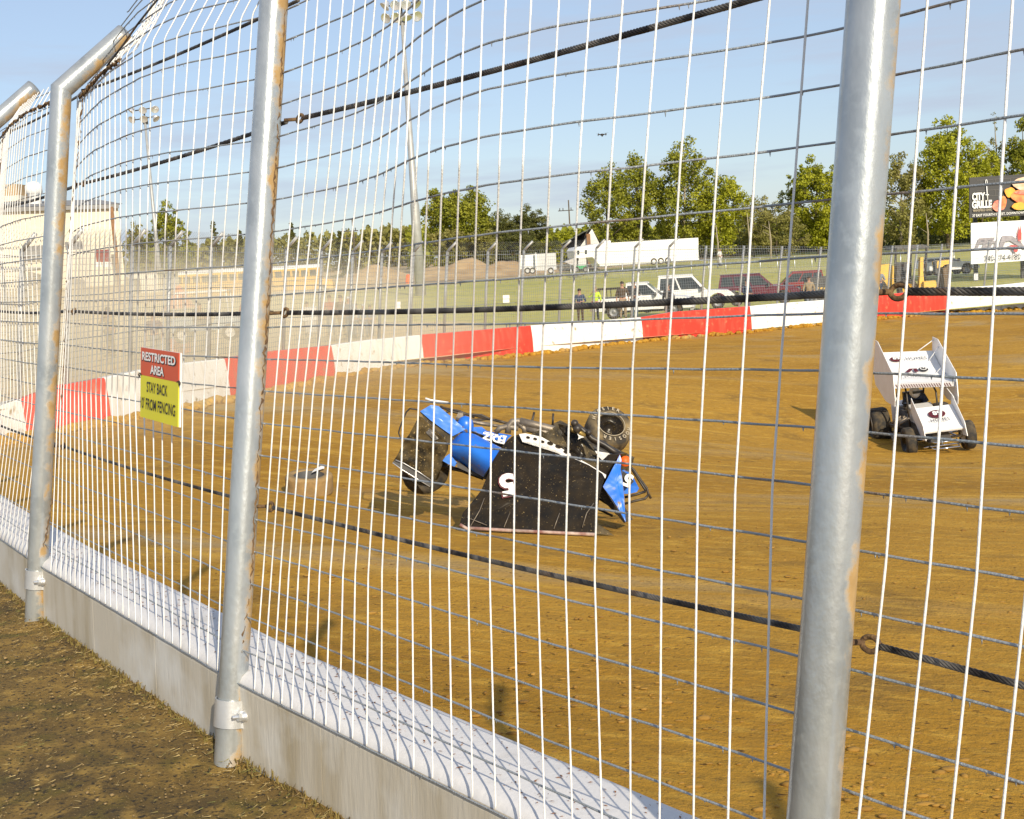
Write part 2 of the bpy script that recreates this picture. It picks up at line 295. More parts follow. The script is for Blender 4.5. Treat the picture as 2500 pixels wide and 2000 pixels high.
# ------------------------------------------------------------------ lettering
def text_mesh(name, s, org, xd, yd, w=None, h=None, m=None, parent=None, bold=0., lift=.003, center=True, local=False, flatten=1):
    """lettering on a plane: org = centre (or lower-left) point, xd/yd unit vectors on the plane; returns a mesh object"""
    cu = bpy.data.curves.new(name, 'FONT'); cu.body = s; cu.size = 1; cu.offset = bold; cu.resolution_u = 3; cu.extrude = 0.0
    to = bpy.data.objects.new('tmp_text', cu); COL.objects.link(to)
    dg = bpy.context.evaluated_depsgraph_get(); me = bpy.data.meshes.new_from_object(to.evaluated_get(dg))
    bpy.data.objects.remove(to); V = np.array([v.co[:] for v in me.vertices]); lo = V.min(0); hi = V.max(0); sz = hi-lo
    xd = np.array(xd, float); yd = np.array(yd, float); xd /= np.linalg.norm(xd); yd /= np.linalg.norm(yd); nd = np.cross(xd, yd)
    sx = (w/sz[0]) if w else None; sy = (h/sz[1]) if h else None; sx = sx or sy; sy = sy or sx
    P = []
    for p in V:
        a = (p[0]-lo[0]-(sz[0]/2 if center else 0))*sx; b = (p[1]-lo[1]-(sz[1]/2 if center else 0))*sy
        P.append(np.array(org)+xd*a+yd*b+nd*lift)
    b = MB(); b.add(P, [list(f.vertices) for f in me.polygons]); bpy.data.meshes.remove(me); bpy.data.curves.remove(cu)
    return b.build(name, m, parent, local)

# ------------------------------------------------------------------ fence line (posts) and the catch fence in front
PA = np.array([-2.359, 5.784, 0]); PB = np.array([-1.006, 3.906, 0]); PC = np.array([.445, 2.117, 0]); PE = PC+(PC-PB); PG = PE+(PC-PB)
PD = np.array([-3.31, 7.19, 0]); PD2 = np.array([-4.78, 9.50, 0]); PD3 = np.array([-5.95, 11.75, 0])
LINE = [PG, PE, PC, PB, PA, PD, PD2, PD3]
def nrm(d): d = d/np.linalg.norm(d); return np.array([-d[1], d[0], 0]) if d[0] > 0 else np.array([d[1], -d[0], 0])
NPOST = []
for i in range(len(LINE)):
    a = LINE[max(i-1, 0)]; b = LINE[min(i+1, len(LINE)-1)]; n_ = np.array([-(a-b)[1], (a-b)[0], 0]); NPOST.append(n_/np.linalg.norm(n_))
# track surface: thin-plate spline through surveyed points
FARY = [(-300, 21), (-100, 24), (0, 25.5), (52, 26), (143, 26.5), (256, 27.5), (338, 28.7), (529, 33), (710, 37), (870, 41), (1018, 44.5), (1286, 49.5), (1563, 54), (1831, 58), (2125, 62), (2313, 65), (2600, 68), (2900, 70)]
TOPV = [(-300, 1030), (0, 988), (52, 975), (143, 942), (228, 928), (256, 923), (338, 905), (445, 887), (549, 876), (660, 858), (809, 843), (884, 832), (1027, 818), (1208, 803), (1296, 795), (1403, 787), (1565, 775), (1643, 762), (1831, 748), (1918, 740), (1998, 734), (2129, 722), (2313, 705), (2431, 697), (2500, 690), (2900, 655)]
BOTV = [(-300, 1150), (0, 1080), (143, 1042), (256, 1030), (338, 1020), (445, 994), (545, 976), (655, 952), (806, 926), (942, 899), (1027, 890), (1208, 876), (1295, 866), (1476, 846), (1563, 834), (1831, 811), (1998, 797), (2125, 780), (2310, 770), (2500, 755), (2900, 725)]
ctrl = []
for p, n_ in zip(LINE, NPOST):
    for k, z in ((.25, -1.10), (2.2, -1.22), (5, -1.5)): q = p+n_*k; ctrl.append((q[0], q[1], z))
for u in (-300, -100, 52, 256, 445, 655, 942, 1295, 1563, 1831, 2125, 2500, 2900):
    q = at(u, interp(u, BOTV), interp(u, FARY)); ctrl.append(tuple(q))
ctrl += [(-1.0, 16.5, -1.9), (1.5, 16.0, -1.95), (-1.5, 22, -1.95), tuple(at(2250, 1087, 28)), (4, 34, -2.3), (12, 12, -2.2), (20, 20, -2.5), (14, 40, -2.6)]
ctrl = np.array(ctrl)
def tps_fit(c):
    n = len(c); X = c[:, :2]; d = np.linalg.norm(X[:, None]-X[None], axis=2); K = np.where(d > 0, d*d*np.log(d+1e-9), 0)+np.eye(n)*.6
    P = np.hstack([np.ones((n, 1)), X]); A = np.zeros((n+3, n+3)); A[:n, :n] = K; A[:n, n:] = P; A[n:, :n] = P.T
    return np.linalg.solve(A, np.r_[c[:, 2], 0, 0, 0]), X
TW, TX = tps_fit(ctrl)
def ztrack(x, y):
    x = np.atleast_1d(np.array(x, float)); y = np.atleast_1d(np.array(y, float)); d = np.sqrt((x[:, None]-TX[None, :, 0])**2+(y[:, None]-TX[None, :, 1])**2)
    K = np.where(d > 0, d*d*np.log(d+1e-9), 0); return K @ TW[:-3]+TW[-3]+TW[-2]*x+TW[-1]*y
def on_track(u, v):
    d = f_+(u-1250)/FPX*R_+(1000-v)/FPX*U_; ts = np.linspace(3, 80, 1500); P = EYE+ts[:, None]*d
    s_ = P[:, 2]-ztrack(P[:, 0], P[:, 1]); i = int(np.argmax(s_ < 0)); return P[i]
def zinf(x, y):
    x = np.asarray(x, float); y = np.asarray(y, float)
    z = np.interp(y, [20, 27, 33, 45, 60, 80, 110, 150, 200, 300, 500, 900], [-1.0, -1.35, -1.65, -1.95, -2.05, -2.1, -1.6, -.8, .1, 1.5, 3, 3])
    return z-.035*np.clip(x, -25, 12)*np.clip((150-y)/50, 0, 1)
def on_inf(u, Y):
    P = at(u, 700, Y); return np.array([P[0], P[1], float(zinf(P[0], P[1]))])

# ------------------------------------------------------------------ STRUCTURE: track, ground, infield
def curve(pts, n):
    P = np.array(pts, float); s = np.r_[0, np.cumsum(np.linalg.norm(np.diff(P[:, :2], axis=0), axis=1))]; s /= s[-1]; t = np.linspace(0, 1, len(P)); q = np.linspace(0, 1, n)
    return np.stack([np.interp(q, t, P[:, k]) for k in range(P.shape[1])], 1)
NEAR = [(-9.7, 18.2), (-7.9, 15.4), (-6.9, 13.7)]+[tuple((p+n_*.29)[:2]) for p, n_ in zip(LINE[::-1], NPOST[::-1])]+[(5.2, -3.6)]
FARL = [tuple(at(u, interp(u, BOTV), interp(u, FARY)+.05)[:2]) for u in (-300, -150, -50, 52, 200, 338, 620, 900, 1286, 1750, 2200, 2900)]
nt, nw = 300, 380
Nc = curve(NEAR, nt); Fc = curve(FARL, nt); wq = np.linspace(0, 1, nw)**1.8
XY = Nc[:, None]*(1-wq)[None, :, None]+Fc[:, None]*wq[None, :, None]
Z = ztrack(XY[..., 0].ravel(), XY[..., 1].ravel()).reshape(nt, nw)
def fbm(x, y, sc, oc=4, seed=0):
    out = 0; r = np.random.default_rng(seed)
    for o in range(oc):
        for _ in range(5):
            a = r.uniform(0, 2*pi); k = sc*2**o*r.uniform(.7, 1.4); out = out+np.sin(k*(x*cos(a)+y*sin(a))+r.uniform(0, 6))*(.5**o)/5
    return out
Z = Z+.035*fbm(XY[..., 0], XY[..., 1], 1.5, 5, 3)*np.clip(wq*6, 0, 1)[None]
b = MB(); b.grid(np.dstack([XY, Z])); tr = b.build('track', M['track']); tag(tr, kind='structure', label='brown clay dirt track of the speedway')
# near ground
na, nb = 260, 200; gc = curve([tuple((p+n_*.04)[:2]) for p, n_ in zip(LINE, NPOST)], na); gn = curve([tuple(n_[:2]) for n_ in NPOST], na)
wd = np.linspace(0, 1, nb)**1.6*9
XY = gc[:, None]-gn[:, None]*wd[None, :, None]; Zg = .014*fbm(XY[..., 0], XY[..., 1], 7, 4, 9)-.008
Zg = Zg+.010*np.exp(-wd/.05)[None]*(1+fbm(XY[..., 0], XY[..., 1], 34, 4, 5))*.5
b = MB(); b.grid(np.dstack([XY, Zg])); tag(b.build('ground', M['ground']), 'mossy brown dirt ground beside the concrete wall', kind='structure')
# infield and land beyond
QL = [(-900, 60), (-800, 300), (-650, 600), (-500, 900), (-300, 1200), (-150, 1400), (0, 1500), (200, 1500), (400, 1400), (700, 1200), (1000, 900), (1100, 500)]
nt2, nw2 = 140, 120; Fc = curve([(x, y) for x, y in FARL], nt2); Qc = curve(QL, nt2); wq = np.linspace(0, 1, nw2)**3.2
XY = Fc[:, None]*(1-wq)[None, :, None]+Qc[:, None]*wq[None, :, None]
b = MB(); b.grid(np.dstack([XY, zinf(XY[..., 0], XY[..., 1])])); tag(b.build('infield', M['terrain']), 'grass and bare dirt infield beyond the barrier', kind='structure')

# ------------------------------------------------------------------ near retaining wall
def off_line(k, z, i0=0, i1=None):
    return [np.array([*(p+n_*k)[:2], z]) for p, n_ in zip(LINE, NPOST)][i0:i1]
wallT = thing('concrete_wall', tuple(PC+NPOST[2]*.18), 'low concrete wall with whitewashed top under the wire fence', 'wall')
ext = LINE+[np.array([-6.95, 13.9, 0]), np.array([-8.0, 16, 0])]; extn = NPOST+[NPOST[-1], NPOST[-1]]
ec = curve([tuple(p) for p in ext], 2000); en = curve([tuple(p) for p in extn], 2000); en /= np.linalg.norm(en, axis=1)[:, None]
es = np.r_[0, np.cumsum(np.linalg.norm(np.diff(ec[:, :2], axis=0), axis=1))]
def eat(s): return np.array([np.interp(s, es, ec[:, 0]), np.interp(s, es, ec[:, 1]), 0]), np.array([np.interp(s, es, en[:, 0]), np.interp(s, es, en[:, 1]), 0])
def s_of(P): return float(es[np.argmin(np.linalg.norm(ec[:, :2]-np.array(P)[:2], axis=1))])
def strip(prof, s0, s1, step=.1):
    n = max(2, int((s1-s0)/step)+1); rows = []
    for s in np.linspace(s0, s1, n):
        p, n_ = eat(s); rows.append([p+n_*k+np.array([0, 0, z]) for k, z in prof])
    return np.array(rows)
H = .28
prof_face = [(.026, -.12), (.030, 0), (.042, H-.045), (.045, H-.028)]
prof_cap = [(.0435, H-.036), (.047, H-.022), (.056, H-.008), (.072, H), (.12, H+.003), (.2, H+.004), (.29, H+.001), (.315, H-.006), (.325, H-.03), (.328, H-.2)]
joints = [0, 1.15, 2.25, 3.2, 4.12, s_of(PC)+.75, s_of(PC)+1.28, s_of(PC)+1.75]
joints += [s_of(PB)+.75, s_of(PB)+1.5, s_of(PA)+.1, s_of(PA)+1.2, s_of(PD)+.2, s_of(PD)+1.6, s_of(PD2)+.8, s_of(PD3), es[-1]-.01]
for a, c_ in zip(joints[:-1], joints[1:]):
    b = MB(); G = strip(prof_face+[(.05, -.12)], a+.0012, c_-.0012); b.grid(G, sm=False)
    for e in (0, -1):
        q = G[e]; b.add(list(q), [list(range(len(q)))])
    b.build('wall_section', M['concrete'], wallT)
b = MB(); G = strip(prof_cap, 0, es[-1], .04)
rr = fbm(G[..., 0], G[..., 1], 40, 3, 2); G[..., 2] += .0009*rr; G[:, :2, 2] += .0015*fbm(G[:, :1, 0], G[:, :1, 1], 60, 3, 8)
b.grid(G); b.build('painted_cap', M['wallwhite'], wallT)
b = MB(); b.grid(strip([(.328, H-.2), (.34, -1.4)], 0, es[-1], .5), sm=False); b.build('track_side_face', M['barwhite'], wallT)

# ------------------------------------------------------------------ the near catch fence
G1 = [(-1, 0), (0, 0), (.35, 0.0), (.5, .06), (.65, .18), (.8, .36), (1.0, .64), (1.15, .82), (1.3, .95), (1.45, 1), (1.6, .9), (1.7, .75), (1.8, .55), (1.9, .36), (2.0, .2), (2.1, .05), (2.2, 0), (9, 0)]
A1 = [(-1, -.02), (.46, -.03), (1.2, .01), (1.8, -.285), (2.4, -.25), (9, -.2)]
G2 = [(-1, 0), (0, 0), (.3, .3), (.5, .5), (.8, .76), (1.1, .9), (1.4, 1), (1.6, .95), (1.75, .8), (1.9, .5), (2.05, .25), (2.2, 0), (9, 0)]
A2 = [(-1, 0), (1.1, 0.01), (1.79, -.25), (2.49, -.18), (9, -.15)]
G0 = [(-9, 0), (0, 0), (.6, .7), (1.15, 1), (1.7, .7), (2.2, 0), (9, 0)]; A0 = [(-9, 0), (1.0, 0), (1.8, -.12), (9, -.10)]
BCT = [[(0.102,2.45),(0.109,1.93),(0.09,1.19),(0.102,0.62)],[(0.172,2.44),(0.179,1.92),(0.152,1.2),(0.156,0.62)],[(0.254,2.42),(0.251,1.91),(0.211,1.2),(0.214,0.63)],[(0.33,2.41),(0.324,1.91),(0.273,1.2),(0.267,0.64)],[(0.404,2.39),(0.396,1.9),(0.331,1.21),(0.326,0.65)],[(0.484,2.38),(0.472,1.89),(0.395,1.21),(0.39,0.66)],[(0.561,2.36),(0.546,1.89),(0.452,1.21),(0.452,0.67)],[(0.646,2.34),(0.626,1.88),(0.517,1.21),(0.514,0.68)],[(0.727,2.32),(0.718,1.87),(0.576,1.22),(0.586,0.69)],[(0.79,2.31),(0.811,1.86),(0.635,1.22),(0.653,0.7)],[(0.861,2.29),(0.921,1.85),(0.703,1.22),(0.723,0.71)],[(0.938,2.28),(1.02,1.84),(0.758,1.22),(0.793,0.73)],[(1.029,2.25),(1.124,1.83),(0.829,1.23),(0.87,0.74)],[(1.118,2.23),(1.209,1.82),(0.901,1.23),(0.943,0.75)],[(1.209,2.22),(1.298,1.81),(0.978,1.24),(1.026,0.76)],[(1.309,2.19),(1.375,1.81),(1.058,1.24),(1.109,0.78)],[(1.39,2.18),(1.454,1.8),(1.141,1.24),(1.191,0.79)],[(1.478,2.16),(1.513,1.79),(1.233,1.25),(1.28,0.8)],[(1.553,2.15),(1.58,1.79),(1.329,1.25),(1.371,0.82)],[(1.627,2.13),(1.642,1.78),(1.46,1.32),(1.46,0.83)],[(1.697,2.12),(1.706,1.78),(1.557,1.32),(1.555,0.85)],[(1.763,2.11),(1.767,1.77),(1.656,1.33),(1.652,0.86)],[(1.833,2.1),(1.832,1.76),(1.749,1.33),(1.734,1.05),(1.802,0.36)],[(1.904,2.09),(1.9,1.76),(1.845,1.33),(1.833,1.06),(1.885,0.38)],[(1.975,2.08),(1.973,1.75),(1.94,1.33),(1.934,1.08),(1.978,0.41)],[(2.051,2.07),(2.047,1.74),(2.036,1.33),(2.035,1.09),(2.066,0.44)],[(2.128,2.05),(2.13,1.73),(2.127,1.34),(2.129,1.1),(2.154,0.46)]]
ABT = [[(2.067,2.464),(2.093,1.737),(2.026,1.176)],[(2.011,2.461),(2.032,1.741),(1.927,1.171)],[(1.946,2.459),(1.976,1.745),(1.835,1.166)],[(1.879,2.457),(1.916,1.749),(1.733,1.161)],[(1.821,2.454),(1.866,1.752),(1.632,1.156)],[(1.761,2.451),(1.817,1.756),(1.516,1.149)],[(1.681,2.455),(1.772,1.759),(1.407,1.143)],[(1.595,2.461),(1.725,1.762),(1.303,1.138)],[(1.478,2.468),(1.673,1.765),(1.195,1.132)],[(1.376,2.471),(1.628,1.768),(1.089,1.126)],[(1.246,2.475),(1.576,1.771),(1.012,1.122)],[(1.136,2.485),(1.521,1.774),(0.933,1.117)],[(1.032,2.488),(1.47,1.777),(0.858,1.113)],[(0.945,2.487),(1.42,1.78),(0.786,1.109)],[(0.855,2.486),(1.354,1.783),(0.709,1.105)],[(0.762,2.489),(1.281,1.787),(0.636,1.101)],[(0.665,2.491),(1.202,1.791),(0.569,1.098)],[(0.554,2.491),(1.131,1.795),(0.502,1.094)],[(0.441,2.495),(1.033,1.8),(0.439,1.091)],[(0.313,2.498),(0.953,1.803),(0.376,1.088)],[(0.176,2.506),(0.871,1.808),(0.329,1.085)],[(0.052,2.51),(0.791,1.811),(0.27,1.082)],[(-0.036,2.507),(0.62,1.819),(0.209,1.079)],[(-0.079,2.498),(0.359,1.831),(0.154,1.076)]]
ZB = 2.47; ARMB = radians(40); MESHB = radians(57)
fence = thing('catch_fence', tuple(PB), 'tall galvanized catch fence of rusty posts and wire mesh in the foreground', 'fence')
class Bay:
    def __init__(s, P, Q, G, A, z0, z1, zbend=ZB):
        s.P = P; s.L = np.linalg.norm(Q-P); s.d = (Q-P)/s.L; s.n = np.array([-s.d[1], s.d[0], 0]); s.G = G; s.A = A; s.z0 = z0; s.z1 = z1; s.zb = zbend
    def pt(s, q, z):
        zz = min(z, s.zb); o = (.02+.18*zz if zz > .6 else .034+(zz-.262)*.278)+interp(q, s.G)*interp(zz, s.A)*min(1, max(0, (zz-.3)/.3))
        p = s.P+s.d*q+s.n*o+np.array([0, 0, zz])
        if z > s.zb: p = p+(z-s.zb)*(s.n*cos(MESHB)+np.array([0, 0, sin(MESHB)]))
        return p
    def ze(s, q, z=0.): k = .002+.0383*(z-.464); return k*(s.z0+(s.z1-s.z0)*q/2.2)
def sprof(tab, z):
    t = sorted([(b_, a) for a, b_ in tab]); zs = [x[0] for x in t]; ss = [x[1] for x in t]
    if z < zs[0]: return ss[0]+(z-zs[0])*(((ss[1]-ss[0])/(zs[1]-zs[0])) if len(t) > 2 and zs[0] > .5 else 0)*(.95 if zs[0] < .9 else .3)
    return float(np.interp(z, zs, ss))
def jit(n, a): return 1+a*(rng.random(n)*2-1)
def build_mesh_bay(bay, stabs, top, ztop_for_v, step=.022, seg=6):
    v = MB()
    for tab in stabs:
        zs = list(np.arange(.256+rng.uniform(-.006, .004), ztop_for_v, step)); ph = rng.uniform(0, 6)
        zs = [z for z in zs]
        t = sorted([(b_, a) for a, b_ in tab]); kz = [x[0] for x in t]; e0 = 0.
        lo_s = sprof(tab, .283) if len(t) > 2 else t[0][1]-(t[1][1]-t[0][1])/(kz[1]-kz[0])*(kz[0]-.283)*.35
        if kz[0] > .3: t = [(.262, lo_s)]+t
        if t[-1][0] < bay.zb-.03: t = t+[(bay.zb, t[-1][1]+.5*(t[-1][1]-t[-2][1])/(t[-1][0]-t[-2][0])*(bay.zb-t[-1][0]))]
        K = np.array([bay.pt(sq, zq) for zq, sq in t]); kz = np.array([x[0] for x in t]); sl = t[-1][1]
        pts = []
        for z in zs:
            z += e0
            if z <= kz[-1]: pts.append(np.array([np.interp(z, kz, K[:, c]) for c in range(3)]))
            else:
                e_ = z-kz[-1]; be = radians(40)+radians(17)*min(1, max(0, (sl-.45)/.9)) if bay is bayAB else MESHB; b2 = radians(64) if bay is bayAB else MESHB; e1_ = min(e_, .40); e2_ = e_-e1_
                pts.append(K[-1]+e1_*(bay.n*cos(be)+np.array([0, 0, sin(be)]))+e2_*(bay.n*cos(b2)+np.array([0, 0, sin(b2)])))
        v.tube(pts, list(.0026*jit(len(pts), .08)), seg)
    v.build('vertical_wires', M['wire'], wm := MB_EMPTY(bay))
    h = MB()
    for k in range(0, 22+8):
        z = 2.345-.1045*(k-2)+.1045*6
        if z < .25 or z > top: continue
        n = 90; ss = np.linspace(-.02, bay.L+.02, n); ph = rng.uniform(0, 6)
        pts = [bay.pt(q, z+bay.ze(q, z)+.0005*sin(q*29+ph))+bay.n*.0055 for q in ss]
        h.tube(pts, list(.0027*jit(n, .08)), seg)
        for _ in range(rng.integers(5, 16)):      # zinc drips below the wire
            q = rng.uniform(0, bay.L); p = bay.pt(q, z+bay.ze(q, z))+bay.n*.0055; l = rng.uniform(.004, .010)
            h.tube([p-np.array([0, 0, .0018]), p-np.array([0, 0, .0025+l])], [.0019, .0003], 4)
    h.build('horizontal_wires', M['hwire'], wm)
def MB_EMPTY(bay):
    o = bpy.data.objects.new('mesh_panel', None); COL.objects.link(o); o.parent = fence; o.location = (0, 0, 0); return o
# make mesh children relative to an Empty at the fence origin
_old = MB.build
def _build(s, name, mats, parent=None, local=False):
    if parent is not None and not local and parent.parent is fence:
        V = np.array(s.v)-np.array(fence.location)-np.array(parent.location); s.v = [tuple(p) for p in V]; return _old(s, name, mats, parent, True)
    return _old(s, name, mats, parent, local)
MB.build = _build
bayBC = Bay(PB, PC, G1, A1, 0, 1); bayAB = Bay(PA, PB, G2, A2, 0, 0); bayCE = Bay(PC, PE, G0, A0, 1, 1); bayEG = Bay(PE, PG, G0, A0, 1, 1)
bayDA = Bay(PD, PA, G0, A0, 0, 0); bayD2D = Bay(PD2, PD, G0, A0, 0, 0); bayD3 = Bay(PD3, PD2, G0, A0, 0, 0)
uni = lambda L, sp=.0885, s0=.094: [[(s, 2.), (s, 1.)] for s in np.arange(s0, L, sp)]
ABOT = [2.105, 2.015, 1.936, 1.854, 1.77, 1.689, 1.605, 1.525, 1.442, 1.364, 1.295, 1.22, 1.151, 1.076, .999, .932, .857, .79, .722, .654, .586, .518, .45, .382]
ABT = [t+[(q+.095, .262)] for t, q in zip(ABT, ABOT)]+[[(.02, 2.46), (.22, 1.83), (.10, 1.1), (.40, .262)], [(.0, 2.46), (.14, 1.8), (.06, 1.1), (.32, .262)], [(-.02, 2.46), (.06, 1.8), (.02, 1.1), (.24, .262)]]
BCT = [t[:-1]+[(t[-1][0]+.06, .262)] if len(t) > 4 else t+[(t[-1][0]+.05+float(np.interp(i, [0, 3, 11, 18, 21], [.01, .024, .055, .072, .075])), .262)] for i, t in enumerate(BCT)]
ABT2 = ABT+[[(2.13, 2.46), (2.17, 1.7), (2.12, 1.17), (2.28, .262)]]
BCT2 = BCT
build_mesh_bay(bayBC, BCT2, 3.15, 3.2, .014)
build_mesh_bay(bayAB, ABT2, 3.15, 3.2, .022)
build_mesh_bay(bayCE, uni(bayCE.L), 2.95, 3.0, .016)
build_mesh_bay(bayEG, uni(bayEG.L), 2.95, 3.0, .1)
build_mesh_bay(bayDA, uni(bayDA.L, .08, .03), 2.6, 2.62, .06, 5)
build_mesh_bay(bayD2D, uni(bayD2D.L), 2.6, 2.62, .15, 4)
build_mesh_bay(bayD3, uni(bayD3.L), 2.6, 2.62, .15, 4)
# posts
LEAN = {0: (.15, 0), 1: (.15, 0), 2: (.14, .02), 3: (.18, -.035), 4: (.142, .035), 5: (.14, 0), 6: (.14, 0), 7: (.14, 0)}
for i, (p, n_) in enumerate(zip(LINE, NPOST)):
    d = np.array([n_[1], -n_[0], 0]); a, l_ = LEAN[i]
    if i == 3: d = (PC-PB)/np.linalg.norm(PC-PB); nn = bayBC.n; ax = np.array([0, 0, 1])+a*nn+l_*d
    elif i == 4: d = (PB-PA)/np.linalg.norm(PB-PA); nn = bayAB.n; ax = np.array([0, 0, 1])+a*nn+l_*d
    elif i == 2: d = (PC-PB)/np.linalg.norm(PC-PB); nn = bayBC.n; ax = np.array([0, 0, 1])+a*nn+l_*d
    else: nn = n_; ax = np.array([0, 0, 1])+a*nn
    zt = 2.58 if i == 3 else 2.49; r = .0475; top = p+ax*zt; arm = nn*cos(ARMB)+np.array([0, 0, sin(ARMB)]); axn = ax/np.linalg.norm(ax)
    b = MB(); NS = 40; x = np.cross(axn, [0, 1., 0]); x /= np.linalg.norm(x); y = np.cross(axn, x)
    bis = axn+arm; bis /= np.linalg.norm(bis)           # mitre plane normal
    vs = []; rings = 60
    for k in range(rings):
        base = p+ax*(zt*k/(rings-1))-axn*(.06 if k == 0 else 0)
        for q in range(NS):
            t = 2*pi*q/NS; w_ = base+r*(cos(t)*x+sin(t)*y)
            if k == rings-1: w_ = w_-axn*(((w_-top) @ bis)/(axn @ bis))
            vs.append(w_)
    b.add(vs, [(k*NS+q, k*NS+(q+1) % NS, (k+1)*NS+(q+1) % NS, (k+1)*NS+q) for k in range(rings-1) for q in range(NS)], 0, True)
    po = b.build('post', M['galv'], fence)
    b = MB(); vs = []; LA = .43; rings = 14
    for k in range(rings):
        base = top+arm*(LA*k/(rings-1))
        for q in range(NS):
            t = 2*pi*q/NS; xx = np.cross(arm, nn); xx /= np.linalg.norm(xx); yy = np.cross(arm, xx)
            w_ = base+r*(cos(t)*xx+sin(t)*yy)
            if k == 0: w_ = w_-arm*(((w_-top) @ bis)/(arm @ bis))
            vs.append(w_)
        # hollow end
    for q in range(NS): t = 2*pi*q/NS; vs.append(top+arm*LA+(r-.005)*(cos(t)*xx+sin(t)*yy))
    for q in range(NS): t = 2*pi*q/NS; vs.append(top+arm*(LA-.08)+(r-.005)*(cos(t)*xx+sin(t)*yy))
    b.add(vs, [(k*NS+q, k*NS+(q+1) % NS, (k+1)*NS+(q+1) % NS, (k+1)*NS+q) for k in range(rings+1) for q in range(NS)], 0, True)
    b.f.append([(rings+1)*NS+q for q in range(NS)]); b.m.append(0); b.s.append(False)
    ao = b.build('arm', M['galv'], fence)
    # clamp band at the wall
    if i in (1, 2, 3, 4, 5):
        zc = .15 if i == 3 else .19; hh = .045 if i == 3 else .045; c0 = p+ax*zc
        b = MB(); vs = []; S = 28; e1 = d if (i in (2, 3, 4)) else np.array([n_[1], -n_[0], 0]); e1 = e1-axn*(e1 @ axn); e1 /= np.linalg.norm(e1); e2 = np.cross(axn, e1)
        if e2 @ nn < 0: e2 = -e2
        # band follows the camera side of the post then flares into flat ears on the wall
        prof = [(e1*.092+e2*.036), (e1*.078+e2*.034), (e1*.066+e2*.022)]
        for q in range(S+1):
            t = radians(12)-radians(204)*q/S; prof.append((r+.004)*(cos(t)*e1+sin(t)*e2))
        prof += [(-e1*.062+e2*.022), (-e1*.07+e2*.03)]
        n_p = len(prof)
        for zz in (-hh, hh):
            for q in prof: vs.append(c0+q+axn*zz)
        for zz in (-hh, hh):
            for q in prof: qq = q*(1+.09); vs.append(c0+qq+axn*zz)
        fs = [(n_p*2+j, n_p*2+j+1, n_p*3+j+1, n_p*3+j) for j in range(n_p-1)]+[(j+1, j, n_p+j, n_p+j+1) for j in range(n_p-1)]
        fs += [(j, j+1, n_p*2+j+1, n_p*2+j) for j in range(n_p-1)]+[(n_p+j+1, n_p+j, n_p*3+j, n_p*3+j+1) for j in range(n_p-1)]+[(0, n_p*2, n_p*3, n_p)]
        b.add(vs, fs[:n_p-1], 0, True); b.add(vs, fs[n_p-1:2*(n_p-1)], 0, True); b.add(vs, fs[2*(n_p-1):], 0, False)
        co = b.build('clamp_band', M['zinc'], fence)
        b = MB(); bc = c0+e1*.078-e2*.0; ad = -e2
        b.lathe(bc-ad*.03, ad, [(0, .03), (.017, .03), (.017, .034), (.0, .034)], 6)
        b.lathe(bc, ad, [(0, 0), (.0135, 0), (.0135, .017), (0, .017)], 6, sm=False)
        b.lathe(bc, ad, [(.017, -.012), (.017, .002), (.006, .002), (.006, .036), (0, .036)], 14)
        b.build('bolt', M['zinc'], fence)
# cables: six strands laid in a helix, ending in rusty eyes at each post
def rope(p0, p1, r=.0085, pitch=.06, sag=0., fine=.006):
    L = np.linalg.norm(p1-p0); d = (p1-p0)/L; x = np.cross(d, [0, 0, 1.]); x /= np.linalg.norm(x); y = np.cross(d, x); n = int(L/fine); b = MB()
    for st in range(6):
        pts = []
        for k in range(n+1):
            s = k/n; a = 2*pi*(L*s/pitch)+st*pi/3; pts.append(p0+(p1-p0)*s-np.array([0, 0, sag*4*s*(1-s)])+(r*.66)*(cos(a)*x+sin(a)*y))
        b.tube(pts, r*.37, 5)
    b.tube([p0+(p1-p0)*s-np.array([0, 0, sag*4*s*(1-s)]) for s in np.linspace(0, 1, 12)], r*.5, 5)
    return b
bays = [(bayD2D, 6, 5), (bayDA, 5, 4), (bayAB, 4, 3), (bayBC, 3, 2), (bayCE, 2, 1)]
for by, ia, ib in bays:
    CZ = {6: (.815, 1.455, 2.06, 2.5), 5: (.815, 1.455, 2.06, 2.5), 4: (.815, 1.455, 2.06, 2.505), 3: (.818, 1.45, 2.08, 2.48), 2: (.835, 1.480, 2.10, 2.5), 1: (.80, 1.48, 2.1, 2.5)}
    for ci in range(4):
        z = CZ[ia][ci]; z_1 = CZ[ib][ci]
        q0, q1 = .075, by.L-.06
        o = .055+.18*z
        p0 = by.P+by.d*q0+by.n*o+np.array([0, 0, z]); p1 = by.P+by.d*q1+by.n*o+np.array([0, 0, z_1])
        fine = .006 if by in (bayBC, bayCE) else .014
        c_ = rope(p0, p1, .0082 if ci in (1, 2) else .0068, .062, .010, fine).build('cable', M['cable'], fence)
        b = MB()
        for pe, sg in ((p0, -1),):
            cc = pe+by.d*sg*.022; b.tube([cc+.015*(cos(t)*by.d*1.2+sin(t)*(np.array([0, 0, 1])*.85+by.n*.3)) for t in np.linspace(0, 2*pi, 18)[:-1]], .0055, 7, closed=True)
            b.tube([cc+by.d*sg*.018, cc+by.d*sg*.05-by.n*.03], .006, 7)
        b.build('cable_eye', M['rust'], fence)
for by, s0, s1 in ((bayAB, .0, 1.05), (bayDA, .05, 1.7)):
    n = int((s1-s0)/.006); pts = [by.pt(s0+(s1-s0)*k/n, ZB+.006*rng.normal())+by.n*.004*rng.normal() for k in range(n+1)]
    b = MB(); b.tube(pts, list(.0035+.0035*rng.random(n+1)*np.linspace(1, .6, n+1)), 5); b.build('lashing_wire', M['rust'], fence)
